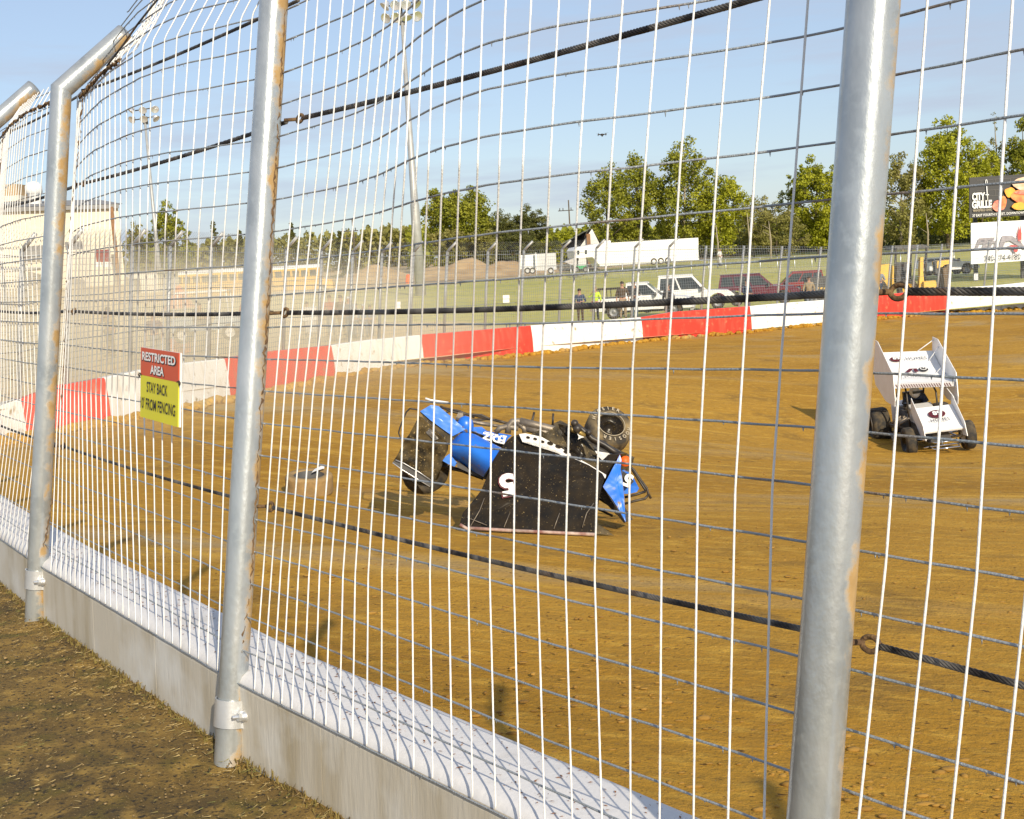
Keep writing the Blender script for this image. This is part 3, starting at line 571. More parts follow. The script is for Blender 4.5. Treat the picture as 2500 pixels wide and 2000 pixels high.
for by, q0, z0_, z1_ in ((bayBC, .045, .35, 2.45), (bayAB, .055, .35, 2.45), (bayDA, .05, .35, 2.45)):
    n = int((z1_-z0_)/.012); r_ = .0015+.0045*(rng.random(n+1)**2)*(rng.random(n+1) < .8)
    b = MB(); b.tube([by.pt(q0+(-.036 if by is bayBC else .03)*(z0_+(z1_-z0_)*k/n)+.0015*rng.normal(), z0_+(z1_-z0_)*k/n)+by.n*.003*rng.normal() for k in range(n+1)], list(r_), 5); b.build('seam_wire', M['rust'], fence)
pts = [bayAB.pt(.80+.11*k+.02*sin(k*2), ZB+.02+.09*k*(1-.05*k)) for k in range(8)]
b = MB(); b.tube(pts, .0042, 6); b.build('loose_wire', M['cable'], fence)
# ------------------------------------------------------------------ warning sign hanging on the near fence
def bay_at(by, u, v, lift=-.012):
    D = f_+(u-1250)/FPX*R_+(1000-v)/FPX*U_; ts = np.linspace(2, 9, 4000); X = EYE+ts[:, None]*D; q = X-by.P; o = q @ by.n; s = q @ by.d
    val = o-np.array([.02+.18*z+interp(a, by.G)*interp(z, by.A)+lift for a, z in zip(s, X[:, 2])]); i = np.where(np.sign(val[:-1]) != np.sign(val[1:]))[0][0]; return X[i]
bl = bay_at(bayAB, 344, 1017)
def pj(P): q = np.array(P)-EYE; z = q @ f_; return np.array([1250+FPX*(q @ R_)/z, 1000-FPX*(q @ U_)/z])

bl = EYE+(bl-EYE)*.962
yd = np.array([0, 0, 1.])+.10*bayAB.n+.03*bayAB.d; yd /= np.linalg.norm(yd); xd = bayAB.d-yd*(bayAB.d @ yd); xd /= np.linalg.norm(xd); nd = np.cross(xd, yd); nd = -nd if nd @ (EYE-bl) < 0 else nd
W_ = .3; HH = .4
for _ in range(30): W_ *= (436-344)/(pj(bl+xd*W_)[0]-344); HH *= (1017-848)/(1017-pj(bl+yd*HH)[1])
sign = thing('warning_sign', tuple(bl), 'red and yellow RESTRICTED AREA STAY BACK sign wired to the fence', 'sign')
def rect(o, w_, h_, z_, th): return [o+nd*z_, o+xd*w_+nd*z_, o+xd*w_+yd*h_+nd*z_, o+yd*h_+nd*z_]
b = MB(); b.prism(rect(bl-xd*.0+xd*.0, W_+.008, HH, 0, 0), nd*.006); b.build('backing_board', M['white'], sign)
b = MB(); b.prism(rect(bl+yd*HH*.605, W_, HH*.395, .003, 0), nd*.0028); b.build('red_panel', M['signred'], sign)
b = MB(); b.prism(rect(bl, W_, HH*.603, .003, 0), nd*.0028); b.build('yellow_panel', M['signyellow'], sign)
C_ = lambda fx, fy: bl+xd*W_*fx+yd*HH*fy+nd*.003
for s_, fx, fy, w_, h_, m_, bo in (('RESTRICTED', .49, .885, .88, .125, 'whitelet', .03), ('AREA', .46, .71, .36, .125, 'whitelet', .03), ('STAY BACK', .46, .455, .55, .15, 'blacklet', .012), ("10' FROM FENCING", .48, .215, .92, .165, 'blacklet', .012)):
    if m_ == 'whitelet': text_mesh('lettering', s_, C_(fx, fy)-yd*.003+xd*.002, xd, yd, W_*w_*1.03, HH*h_*1.06, M['blacklet'], sign, bold=bo+.012, lift=.0012)
    text_mesh('lettering', s_, C_(fx, fy), xd, yd, W_*w_, HH*h_, M[m_], sign, bold=bo, lift=.0022)
b = MB()
for e in (0, 1):
    q = bl+yd*HH*.605+xd*(W_*e)+nd*.004; s1 = -1 if e == 0 else 1
    b.tube([q-xd*s1*.012, q+xd*s1*.006+yd*.006, q+xd*s1*.022, q+xd*s1*.012-yd*.010, q+xd*s1*.004], .0022, 6)
b.build('tie_wire', M['darktube'], sign)
#@@PART2
# ================================================================== far barrier wall and its fence
def fary(u): return interp(u, FARY)
def ftop(u): return at(u, interp(u, TOPV), fary(u))
barrier = thing('barrier_wall', tuple(ftop(1286)-np.array([0, 0, 1.2])), 'long low wall painted in red and white lengths across the track', 'wall')
segs = [(-300, 52, 'barwhite'), (52, 256, 'barred'), (256, 549, 'barwhite'), (549, 809, 'barred'), (809, 1027, 'barwhite'), (1027, 1296, 'barred'), (1296, 1565, 'barwhite'), (1565, 1831, 'barred'), (1831, 2090, 'barwhite'), (2090, 2313, 'barred'), (2313, 2560, 'barwhite'), (2560, 2900, 'barred')]
def fdir(u):
    a = ftop(u-6); c_ = ftop(u+6); d = (c_-a); d[2] = 0; return d/np.linalg.norm(d)
for a, c_, mn in segs:
    b = MB(); rows = []
    for u in np.linspace(a+.15, c_-.15, 14):
        t = ftop(u); d = fdir(u); n_ = np.array([-d[1], d[0], 0])
        hz = .004*sin(u*.3)
        rows.append([t-np.array([0, 0, 2.0])-n_*.10, t-np.array([0, 0, .5])-n_*.06, t-np.array([0, 0, .03])+np.array([0, 0, hz]), t+n_*.03+np.array([0, 0, hz]), t+n_*.26+np.array([0, 0, hz]), t+n_*.3-np.array([0, 0, 2.0])])
    G = np.array(rows); b.grid(G, sm=False)
    for e in (0, -1): b.add(list(G[e]), [list(range(6))])
    o = b.build('painted_section', M[mn], barrier); o['label'] = 'red painted section' if mn == 'barred' else 'white painted section'
# dirt berm crumbs along the foot of the barrier
b = MB()
for _ in range(900):
    u = rng.uniform(-60, 2560); t = ftop(u); d = fdir(u); n_ = np.array([-d[1], d[0], 0]); p = t-n_*(.12+abs(rng.normal(0, .25))); z = float(ztrack(p[0], p[1])[0]); r = rng.uniform(.04, .17)
    b.ball((p[0], p[1], z+r*.2), (r*rng.uniform(.8, 1.6), r*rng.uniform(.8, 1.4), r*rng.uniform(.5, .9)), 6)
tag(b.build('dirt_berm', M['track'], None), 'clods of clay pushed up along the foot of the barrier', 'dirt', kind='stuff')

ffence = thing('far_catch_fence', tuple(ftop(1286)), 'distant wire catch fence with angled post tops standing on the red and white wall', 'fence')
fposts = [(-180, 590), (-60, 592), (60, 612), (180, 600), (338, 598), (430, 600), (529, 601), (617, 605), (710, 608), (796, 611), (871, 614), (942, 617), (1018, 614), (1100, 614), (1199, 613), (1286, 611), (1379, 608), (1462, 606), (1556, 604), (1640, 602), (1730, 600), (1822, 600), (1915, 601), (2010, 603), (2100, 604), (2185, 600), (2246, 598), (2306, 596), (2420, 590), (2540, 580)]
FP = []
for i, (u, v) in enumerate(fposts):
    Y = fary(u); d = fdir(u); n_ = np.array([-d[1], d[0], 0])
    base = ftop(u-10 if u < 1700 else u-14)+n_*.15; topz = at(u, v, Y)[2]; h_ = topz-base[2]; tp = base-n_*h_*.12*0+np.array([0, 0, h_]); q = at(u, v, Y)+n_*.15; tp = np.array([q[0], q[1], topz])
    FP.append((base, tp, n_, d))
    b = MB(); arm = .62 if u < 1700 else .0
    b.tube([base-np.array([0, 0, .3]), (base+tp)/2, tp], .05, 8); b.build('post', M['polegrey'], ffence)
    if arm:
        # arms lean over the track, which is toward the viewer and to the right here
        ad = np.array([.80, -.25, .0]); ad = ad/np.linalg.norm(ad)
        b = MB(); b.tube([tp, tp+ad*arm*.62+np.array([0, 0, arm*.55])], .05, 8); b.build('arm', M['polegrey'], ffence)
for i in range(len(FP)-1):
    (b0, t0, n0, d0), (b1, t1, n1, d1) = FP[i], FP[i+1]; b = MB(); L = np.linalg.norm(b1-b0); nv = max(6, int(L/.11)); nh = 22
    nr = -n0*.06
    for k in range(nv):
        s_ = (k+.5)/nv; p0 = b0+(b1-b0)*s_+nr; p1 = t0+(t1-t0)*s_+nr; b.tube([p0, p1], .0045, 3, caps=False)
        if i < 19: b.tube([p1, p1+np.array([.80, -.25, 0])*.4+np.array([0, 0, .34])], .0042, 3, caps=False)
    for k in range(nh+1):
        z = k/nh; sg = .03*sin(k*1.7+i); b.tube([b0+(t0-b0)*z+nr, (b0+b1)/2+((t0+t1)/2-(b0+b1)/2)*z+nr+np.array([0, 0, -abs(sg)*.6]), b1+(t1-b1)*z+nr], .0045 if k % 7 else .012, 3, caps=False)
    b.build('wire_panel', M['hwire'], ffence)

# ================================================================== light poles
def lamp_pole(u, vt, Y, r0, r1, label, nl, spread):
    base = on_inf(u, Y); tz = at(u, vt, Y)[2]; h_ = tz-base[2]
    t = thing('floodlight_pole', tuple(base), label, 'light pole', group='floodlight poles around the speedway')
    b = MB(); b.tube([base-np.array([0, 0, .5]), base+np.array([0, 0, h_*.33]), base+np.array([0, 0, h_*.34]), base+np.array([0, 0, h_])], [r0, r0*.78, r0*.66, r1], 14); b.build('mast', M['polegrey'], t)
    b = MB(); top = base+np.array([0, 0, h_]); b.tube([top+np.array([-spread, 0, -.2]), top+np.array([spread, 0, .1])], .07, 8); b.tube([top+np.array([-spread*.8, 0, .9]), top+np.array([spread*.8, 0, 1.1])], .07, 8); b.tube([top, top+np.array([0, 0, 1.2])], .1, 8)
    b.box(top+np.array([0, .2, -.3]), (.5, .4, .9)); b.build('crossarm', M['darkgrey'], t)
    for k in range(nl):
        row = k % 2; x = -spread+2*spread*(k//2)/max(1, nl//2-1); c_ = top+np.array([x, -.3, (.95 if row else -.1)]); ax = np.array([x*.35, -.8+.6*(k % 3 == 1), -.55]); ax /= np.linalg.norm(ax)
        b = MB(); b.lathe(c_, ax, [(0, -.35), (.16, -.33), (.22, -.15), (.46, .2), (.48, .24), (.44, .22), (.0, .1)], 12); b.build('floodlight', M['zinc'], t)
    return t, base, h_
lamp_pole(1026, 52, 112, .52, .13, 'tall tapered floodlight mast, its lamps near the top edge of the photo', 8, 1.3)
lamp_pole(392, 292, 150, .34, .13, 'slimmer floodlight mast beside the cream building, four lamps showing', 6, 1.35)
# utility poles
def utility(u, vt, Y, label):
    base = on_inf(u, Y); h_ = at(u, vt, Y)[2]-base[2]; t = thing('utility_pole', tuple(base), label, 'utility pole', group='utility poles near the tree line')
    b = MB(); b.tube([base-np.array([0, 0, .5]), base+np.array([0, 0, h_])], [.17, .11], 8); b.build('pole', M['bark'], t)
    for k, (z, l_) in enumerate(((h_-1.9, 1.9), (h_-7.2 if h_ > 10 else h_-3, 1.5))):
        b = MB(); b.box(base+np.array([-.6, 0, z]), (l_*1.5, .14, .16)); [b.tube([base+np.array([x, 0, z]), base+np.array([x, 0, z+.5])], .09, 6) for x in (-1.7, -1.1, .4)]; b.build('crossarm', M['darkgrey'], t)
utility(1399, 489, 230, 'thin utility pole with two crossarms between the pines and the tall trees')
utility(872, 535, 200, 'faint slim utility pole in front of the distant wood')

# ================================================================== trees
def tree(u, vt, Y, wpx, label, kind, leafm, barkm=None, dens=1.0, leaf=.34, base_f=.16, seed=0, group=None, name='broadleaf_tree', vb=None):
    r = np.random.default_rng(seed+11); base = on_inf(u, Y); h = at(u, vt, Y)[2]-base[2]; rad = wpx/FPX*Y/2
    t = thing(name, tuple(base), label, 'tree', group=group)
    b = MB(); lean = r.normal(0, .02, 2); tips = []
    tw = max(.10, h*.016)
    def tp(z): return base+np.array([lean[0]*z+.12*sin(z*.7+seed), lean[1]*z, z])
    b.tube([tp(z)-np.array([0, 0, .3 if z == 0 else 0]) for z in np.linspace(0, h*.93, 9)], [tw*(1-.88*k/8) for k in range(9)], 7)
    if kind == 'conifer':
        nb = int(46*dens); cl = []
        for k in range(nb):
            f = base_f+(1-base_f)*(k/nb); L_ = rad*(1-f)**.85*r.uniform(.7, 1.1)+.15; a = r.uniform(0, 2*pi); p0 = tp(h*f*.98); p1 = p0+np.array([cos(a)*L_, sin(a)*L_, -L_*.12]); b.tube([p0, p1], [.05, .02], 4)
            for q in np.linspace(.25, 1, 5): cl.append((p0+(p1-p0)*q, max(.22, L_*.22), .5))
        cl.append((tp(h*.97), .25, .5))
    else:
        cl = []; nl = int(15*dens)+5
        for k in range(nl):
            f = base_f+(.96-base_f)*(k+r.uniform(0, .8))/nl; a = k*2.4+r.uniform(-.5, .5)
            if kind == 'poplar': env = (sin(pi*min(1, (f-base_f)/(1-base_f)*.82+.16)))**.75
            elif kind == 'round': env = sqrt(max(.08, 1-((f-.58)/.47)**2))
            else: env = .55+.45*sin(pi*f)+.15*sin(9*f+seed)
            L_ = rad*env*r.uniform(.62, 1.05); up = r.uniform(.25, .75) if kind != 'pine' else r.uniform(-.05, .25)
            p0 = tp(h*f*.80); p1 = p0+np.array([cos(a)*L_, sin(a)*L_, L_*up]); pm = (p0+p1)/2+np.array([0, 0, L_*.06]); b.tube([p0, pm, p1], [tw*.34, tw*.2, .03], 5)
            for q in (.45, .75, 1.0, 1.0):
                c_ = p0+(p1-p0)*q+r.normal(0, rad*.10, 3); cl.append((c_, rad*r.uniform(.16, .32), .8 if kind != 'pine' else .42))
            for s_ in range(2):
                pe = p1+np.array([r.normal(0, .25), r.normal(0, .25), r.uniform(.4, 1)])*rad*.35; b.tube([p1*.4+pm*.6, pe], [.05, .015], 4); cl.append((pe, rad*r.uniform(.10, .2), .9))
        for _ in range(4 if kind != 'pine' else 3): cl.append((tp(h*r.uniform(.84, .97))+r.normal(0, rad*.12, 3)*np.array([1, 1, .3]), rad*.2, .8))
    b.build('trunk', M[barkm or 'bark'], t)
    vs = []; N = 0
    for c_, rr, fl in cl:
        n = int(max(8, min(95, 24*dens*(rr/leaf)**1.3)))
        dr = r.normal(0, 1, (n, 3)); dr /= np.linalg.norm(dr, axis=1)[:, None]; P = c_+dr*(rr*r.uniform(.25, 1.08, n)**.6)[:, None]*np.array([1, 1, fl])
        nn = dr*.6+r.normal(0, .7, (n, 3)); nn[:, 2] += .35; nn /= np.linalg.norm(nn, axis=1)[:, None]; x = np.cross(nn, r.normal(0, 1, (n, 3))); x /= np.linalg.norm(x, axis=1)[:, None]; y = np.cross(nn, x)
        s_ = (leaf*r.uniform(.45, 1.1, n)*.5)[:, None]
        if kind == 'conifer' or kind == 'pine': y = y*.55
        vs.append(np.stack([P-x*s_, P-y*s_*.8, P+x*s_, P+y*s_*.8], 1)); N += n
    V = np.concatenate(vs).reshape(-1, 3); b = MB(); b.v = [tuple(p) for p in V]; b.f = [[4*i, 4*i+1, 4*i+2, 4*i+3] for i in range(N)]; b.m = [0]*N; b.s = [False]*N
    b.build('crown', M[leafm], t); return t
GT = 'tall broadleaf trees behind the infield'
TR = [  # u, vtop, Y, width, label, kind, leaf mat, bark, dens, leaf, basef
 (1492, 388, 168, 120, 'leftmost of the tall green trees, lower and narrower, behind the front of the white trailer', 'poplar', 'leaf_mid', None, 1.1, .36, .10),
 (1565, 372, 172, 150, 'broad leafy tree with bare twigs at its top, behind the trailer', 'poplar', 'leaf_mid', None, 1.4, .36, .10),
 (1672, 338, 170, 170, 'tallest tree behind the white trailer, open crown with sky showing through', 'poplar', 'leaf_mid', 'palebark', 1.25, .40, .12),
 (1762, 432, 168, 130, 'yellow green rounded tree just right of the tallest tree', 'round', 'leaf_bright', None, 1.5, .34, .08),
 (1845, 470, 172, 110, 'thin olive tree with bare upper twigs, right of the yellow green tree', 'poplar', 'leaf_dull', 'palebark', .7, .34, .12),
 (1900, 492, 166, 120, 'flat topped dull green tree left of the big right hand post', 'pine', 'leaf_dull', None, 1.2, .34, .15),
 (1930, 425, 174, 70, 'sparse feathery tree touching the bright green one', 'poplar', 'leaf_mid', 'palebark', .8, .32, .15),
 (2000, 382, 170, 120, 'bright yellow green tree partly hidden by the big post', 'round', 'leaf_bright', None, 1.9, .34, .06),
 (2110, 430, 170, 120, 'leafy tree hidden behind the big post', 'round', 'leaf_mid', None, 1.2, .36, .08),
 (2205, 372, 160, 130, 'pale whitish green tree right of the big post', 'poplar', 'leaf_dull', 'palebark', 1.2, .34, .10),
 (2318, 290, 160, 170, 'tallest tree right of the big post, bright green leaves', 'poplar', 'leaf_bright', None, 1.8, .38, .08),
 (2400, 345, 162, 110, 'green tree just behind the left edge of the billboards', 'round', 'leaf_bright', None, 1.5, .36, .08),
 (2432, 268, 166, 60, 'tall wispy tree with nearly bare twigs above the billboards', 'poplar', 'leaf_dull', 'palebark', .5, .30, .3),
 (2495, 290, 164, 130, 'feathery green tree at the right edge of the photo', 'poplar', 'leaf_mid', None, 1.5, .36, .08),
 (2600, 320, 164, 150, 'green tree just past the right edge', 'round', 'leaf_bright', None, 1.3, .38, .08),
 (1128, 474, 190, 150, 'big round crowned tree right of the floodlight mast', 'round', 'leaf_mid', None, 2.4, .42, .05),
 (1222, 512, 196, 110, 'dark pine with a rounded back, left of the ragged pine', 'pine', 'leaf_dark', None, 2.0, .40, .06),
 (1300, 494, 194, 105, 'dark pine with ragged upswept branches at its top', 'pine', 'leaf_dark', None, 2.0, .40, .06),
 (1258, 560, 186, 110, 'low dark pine filling the gap between the two larger pines', 'pine', 'leaf_dark', None, 1.8, .38, .04),
 (415, 478, 175, 95, 'tall thin leafed tree beside the cream building behind the slim mast', 'poplar', 'leaf_mid', 'palebark', 1.2, .36, .12),
 (345, 525, 178, 60, 'narrow dull tree close to the corner of the cream building', 'poplar', 'leaf_dull', None, 1.0, .34, .12),
 (468, 560, 176, 40, 'small slim tree right of the thin leafed tree', 'poplar', 'leaf_mid', None, .9, .32, .12),
 (1100, 560, 186, 80, 'bushy low tree under the big round crown', 'round', 'leaf_dull', None, 1.5, .38, .03),
 (1180, 570, 184, 90, 'olive bush tree between round crown and pines', 'round', 'leaf_dull', None, 1.5, .38, .03),
 (1360, 585, 205, 90, 'yellow green shrubby tree behind the small white trailer', 'round', 'leaf_bright', None, 1.5, .38, .03),
 (1440, 578, 215, 110, 'pale green bushy tree behind the white house', 'round', 'leaf_bright', None, 1.5, .38, .03),
 (1530, 560, 178, 110, 'low bushy tree above the roof of the long trailer', 'round', 'leaf_mid', None, 1.5, .36, .03),
]
for k, a in enumerate(TR): tree(*a[:5], a[5], a[6], a[7], a[8], a[9], a[10], seed=k, group=GT)
CT = 'pointed conifers on the far left'
for k, (u, vt, Y, w_, lb) in enumerate([(534, 537, 185, 42, 'small pointed conifer standing against the sky just left of the second post'), (728, 540, 190, 34, 'small pointed conifer right of the second post'), (668, 558, 190, 60, 'broad conifer half hidden by the second post'), (838, 562, 195, 50, 'ragged conifer left of the faint utility pole'), (596, 560, 190, 46, 'conifer close to the left side of the second post')]):
    tree(u, vt, Y, w_, lb, 'conifer', 'leaf_dark', None, 1.3, .36, .05, seed=60+k, group=CT, name='conifer')
# far-off wood read as one mass (no single tree can be told apart), behind the individual trees
def wood(pts, leafm, label, seed, n, leaf=.5, Yd=12):
    r = np.random.default_rng(seed); vs = []
    for _ in range(n):
        k = r.integers(0, len(pts)-1); f = r.random(); (u0_, v0_, Y0), (u1_, v1_, Y1) = pts[k], pts[k+1]; u = u0_+(u1_-u0_)*f; Y = Y0+(Y1-Y0)*f+r.uniform(-Yd, Yd); vt = v0_+(v1_-v0_)*f+7*sin(u*.13)+5*sin(u*.37+1)
        bs = on_inf(u, Y); h = at(u, vt, Y)[2]-bs[2]; z = h*(r.random()**.75); P = bs+np.array([0, 0, z]); nn = r.normal(0, 1, 3)+np.array([0, -.4, .5]); nn /= np.linalg.norm(nn); x = np.cross(nn, r.normal(0, 1, 3)); x /= np.linalg.norm(x); y = np.cross(nn, x); s_ = leaf*r.uniform(.5, 1.3)
        vs += [P-x*s_, P-y*s_*.8, P+x*s_, P+y*s_*.8]
    b = MB(); b.v = [tuple(p) for p in vs]; N = n; b.f = [[4*i, 4*i+1, 4*i+2, 4*i+3] for i in range(N)]; b.m = [0]*N; b.s = [False]*N
    return tag(b.build('woodland', M[leafm]), label, 'woodland', kind='stuff')
wood([(1000, 560, 230), (1350, 560, 230), (1480, 560, 215), (1800, 540, 200), (2100, 520, 195), (2700, 480, 190)], 'leaf_mid', 'undergrowth and deeper wood behind the tall trees', 3, 15000, .42)
wood([(1450, 590, 190), (1900, 570, 188), (2150, 560, 182), (2700, 540, 180)], 'leaf_dark', 'dark green thicket low behind the trailer and fence', 4, 9000, .36, 5)
wood([(-200, 580, 260), (330, 590, 260), (480, 600, 260), (600, 582, 260), (850, 572, 270), (960, 556, 280), (1060, 562, 280)], 'leaf_dull', 'hazy olive wood along the far horizon on the left', 5, 13000, .55)
# pale bare trunks in front of the thicket
for k, (u, v0_, v1_) in enumerate([(2266, 520, 600), (1755, 545, 612), (1832, 520, 610), (1884, 540, 608)]):
    Y = 150; base = on_inf(u, Y); h = at(u, v0_, Y)[2]-base[2]; t = thing('dead_tree', tuple(base), ['pale bare trunk above the yellow loader', 'pale bare trunk above the person at the fence', 'taller pale bare trunk left of the big post', 'thin pale bare trunk close to the dark wire'][k], 'dead tree', group='pale bare trunks')
    b = MB(); b.tube([base-np.array([0, 0, .3]), base+np.array([.1, 0, h*.5]), base+np.array([-.1, 0, h])], [.14, .10, .03], 6)
    for q in (.5, .65, .8): b.tube([base+np.array([0, 0, h*q]), base+np.array([rng.uniform(-1, 1), 0, h*(q+.12)])], [.04, .015], 4)
    b.build('trunk', M['palebark'], t)

# ================================================================== buildings on the left, house in the middle
def wbox(b, uL, uR, vT, vB, Y, depth, mi=0, Y2=None):
    """block whose front face spans pixels uL..uR at depth Y"""
    Y2 = Y2 or Y; zb = at((uL+uR)/2, vB, Y)[2]; zt = at((uL+uR)/2, vT, Y)[2]; a = at(uL, vB, Y); c_ = at(uR, vB, Y2); d = (c_-a)*np.array([1, 1, 0]); d /= np.linalg.norm(d); n_ = np.array([-d[1], d[0], 0])*depth
    q = [np.array([*a[:2], zb]), np.array([*c_[:2], zb]), np.array([*(c_+n_)[:2], zb]), np.array([*(a+n_)[:2], zb])]; up = np.array([0, 0, zt-zb])
    b.hexa(q, [p+up for p in q], mi); return q, up, d, n_
Yb = 85; bo = on_inf(200, Yb)
hall = thing('metal_building', tuple(bo), 'large cream metal sided building with grey roof and downpipe on the far left', 'building')
b = MB(); q, up, d, n_ = wbox(b, -260, 308, 500, 712, Yb-1, 18, Y2=Yb+6.5); b.build('wall', M['cream'], hall)
b = MB(); e = up+np.array([0, 0, .02]); P = [p+e for p in q]; P[0] = P[0]-d*.4-n_*.02; P[3] = P[3]-d*.4; P[1] = P[1]+d*.3-n_*.02; P[2] = P[2]+d*.3
rid = np.array([0, 0, .95]); ridge = [(P[0]+P[3])/2+rid, (P[1]+P[2])/2+rid]; b.add([P[0], P[1], P[2], P[3], ridge[0], ridge[1]], [(0, 1, 5, 4), (2, 3, 4, 5), (3, 0, 4), (1, 2, 5), (3, 2, 1, 0)]); qa = q[0]+up-n_*.02; qb = q[1]+up-n_*.02; dn_ = np.array([0, 0, .3]); b.hexa([qa-dn_, qb-dn_, qb-dn_+n_*.01, qa-dn_+n_*.01], [qa, qb, qb+n_*.01, qa+n_*.01]); b.build('roof', M['roofgrey'], hall)
b = MB(); a0 = at(272, 505, Yb-.25); a1 = at(284, 560, Yb-.25); zt = a0[2]
b.tube([a0, np.array([a0[0], a0[1], bo[2]])], .13, 8); b.build('downpipe', M['brick'], hall)
for (ua, ub, va, vb, mm, nm) in ((236, 268, 610, 640, 'redcar', 'poster'), (60, 110, 600, 640, 'roofgrey', 'awning'), (160, 200, 590, 610, 'roofgrey', 'awning')):
    b = MB(); wbox(b, ua, ub, va, vb, Yb-.2, .15); b.build(nm, M[mm], hall)
for (ua, ub, va, vb) in ((232, 248, 640, 652), (252, 272, 640, 652)):
    b = MB(); wbox(b, ua, ub, va, vb, Yb-.2, .15); b.build('window', M['white'], hall)
# rooftop things
vt = thing('roof_vent', tuple(at(84, 470, 92)), 'white domed roof vent on the cream building', 'roof vent'); b = MB(); c_ = at(84, 480, 92); b.lathe(c_, (0, 0, 1), [(.5, -1), (.5, .2), (.62, .25), (.62, .75), (.4, 1.05), (0, 1.12)], 14); b.build('hood', M['white2'], vt)
rb = thing('roof_cabin', tuple(at(28, 470, 96)), 'small tan box shaped cabin on the roof at the left edge', 'cabin'); b = MB(); wbox(b, 8, 44, 450, 480, 96, 2.2); b.build('wall', M['sand'], rb); b = MB(); wbox(b, 4, 48, 478, 492, 95.5, 2.6); b.build('base', M['cream'], rb)
# light grey outbuilding right of the hall
ob = thing('shed', tuple(on_inf(365, 95)), 'low pale grey shed between the cream building and the slim mast', 'shed'); b = MB(); q, up, d, n_ = wbox(b, 318, 388, 668, 715, 95, 6); b.build('wall', M['siding'], ob); b = MB(); wbox(b, 314, 392, 662, 668, 94.8, 6.6); b.build('roof', M['roofgrey'], ob)
b = MB(); wbox(b, 330, 345, 680, 715, 94.9, .06); b.build('door', M['darkgrey'], ob)

# house
hs = thing('house', tuple(on_inf(1430, 158)), 'white two storey house with grey roof and brick chimney behind the trailer', 'house')
b = MB(); q, up, d, n_ = wbox(b, 1413, 1472, 609, 652, 158, 8)
g = (q[0]+q[1])/2+up+np.array([0, 0, 2.6])+d*.4; b.add([q[0]+up, q[1]+up, g, q[3]+up, q[2]+up, g+n_], [(0, 1, 2), (4, 3, 5)]); b.build('wall', M['siding'], hs)
b = MB(); lw = at(1378, 640, 159); b.hexa([lw, q[0], q[3], lw+n_], [np.array([*lw[:2], (q[0]+up)[2]-1.4]), q[0]+up-np.array([0, 0, .8]), q[3]+up-np.array([0, 0, .8]), np.array([*(lw+n_)[:2], (q[0]+up)[2]-1.4])]); b.build('side_wing', M['siding'], hs)
b = MB(); P0 = at(1374, 598, 158.5); P1 = q[0]+up-np.array([0, 0, .3])-d*.2; b.add([P0, P1, g, g+n_, P0+n_, q[1]+up+d*.3, q[2]+up+d*.3], [(0, 1, 2, 3, 4), (2, 5, 6, 3)]); b.add([P0+np.array([0, 0, .15]), g+np.array([0, 0, .15]), g+n_+np.array([0, 0, .15]), P0+n_+np.array([0, 0, .15])], [(0, 1, 2, 3)]); b.build('roof', M['roofgrey'], hs)
b = MB(); wbox(b, 1436, 1445, 571, 652, 157.5, 1.2); b.build('chimney', M['brick'], hs)
for (ua, ub, va, vb) in ((1419, 1423, 599, 606), (1426, 1430, 599, 606), (1448, 1451, 583, 589), (1453, 1456, 584, 590), (1459, 1463, 590, 600)):
    b = MB(); wbox(b, ua, ub, va, vb, 157.8, .1); b.build('window', M['glass'], hs)

# ================================================================== bleachers, far left
bl_ = thing('bleachers', tuple(on_inf(60, 46)), 'weathered bleacher stand with rows of planks behind the far fence at the left edge', 'bleachers')
for k in range(13):
    Y = 40+k*.75; v_ = 905-k*22; b = MB(); a = at(-260, v_+14, Y); c_ = at(150-k*2, v_, Y); z = .5*(a[2]+c_[2]); a[2] = c_[2] = z; d = (c_-a)/np.linalg.norm(c_-a)
    nn = np.array([-d[1], d[0], 0]); b.hexa([a, c_, c_+nn*.34, a+nn*.34], [p+np.array([0, 0, .05]) for p in (a, c_, c_+nn*.34, a+nn*.34)]); b.build('bench_plank', M['tin'], bl_)
b = MB()
for s_ in np.linspace(0, 1, 8):
    p0 = at(-260+400*s_, 930, 40.3); p1 = at(-260+370*s_, 640, 49.5); b.tube([p0, p1], .05, 5); b.tube([p1, np.array([p1[0], p1[1], p0[2]-.6])], .05, 5); b.tube([p0, np.array([p0[0], p0[1], p0[2]-.6])], .05, 5)
    pm = (p0+p1)/2; b.tube([pm, np.array([pm[0], pm[1], p0[2]-.6])], .04, 5)
b.build('frame', M['polegrey'], bl_)
b = MB(); a = at(-260, 640, 50); c_ = at(140, 622, 50); b.tube([a, c_], .04, 5); b.tube([a-np.array([0, 0, .5]), c_-np.array([0, 0, .5])], .04, 5); b.build('handrail', M['polegrey'], bl_)

# ================================================================== vehicles
def wheel(parent, c, ax, R, w_, rim='grey', tyre='rubber', name='wheel'):
    wo = bpy.data.objects.new(name, None); COL.objects.link(wo); wo.parent = parent; wo.location = tuple(c)
    ax = np.array(ax, float)/np.linalg.norm(ax); b = MB(); b.lathe((0, 0, 0), ax, [(R*.58, -w_/2), (R*.80, -w_/2), (R*.94, -w_*.46), (R, -w_*.34), (R, w_*.34), (R*.94, w_*.46), (R*.80, w_/2), (R*.58, w_/2), (R*.56, 0), (R*.58, -w_/2)], 26); b.build('tyre', M[tyre], wo, True)
    b = MB(); b.lathe((0, 0, 0), ax, [(0, w_*.25), (R*.14, w_*.30), (R*.2, w_*.2), (R*.45, w_*.16), (R*.54, w_*.40), (R*.6, w_*.44)], 20); b.lathe((0, 0, 0), -ax, [(0, w_*.25), (R*.14, w_*.30), (R*.2, w_*.2), (R*.45, w_*.16), (R*.54, w_*.40), (R*.6, w_*.44)], 20); b.build('rim', M[rim], wo, True)
    return wo
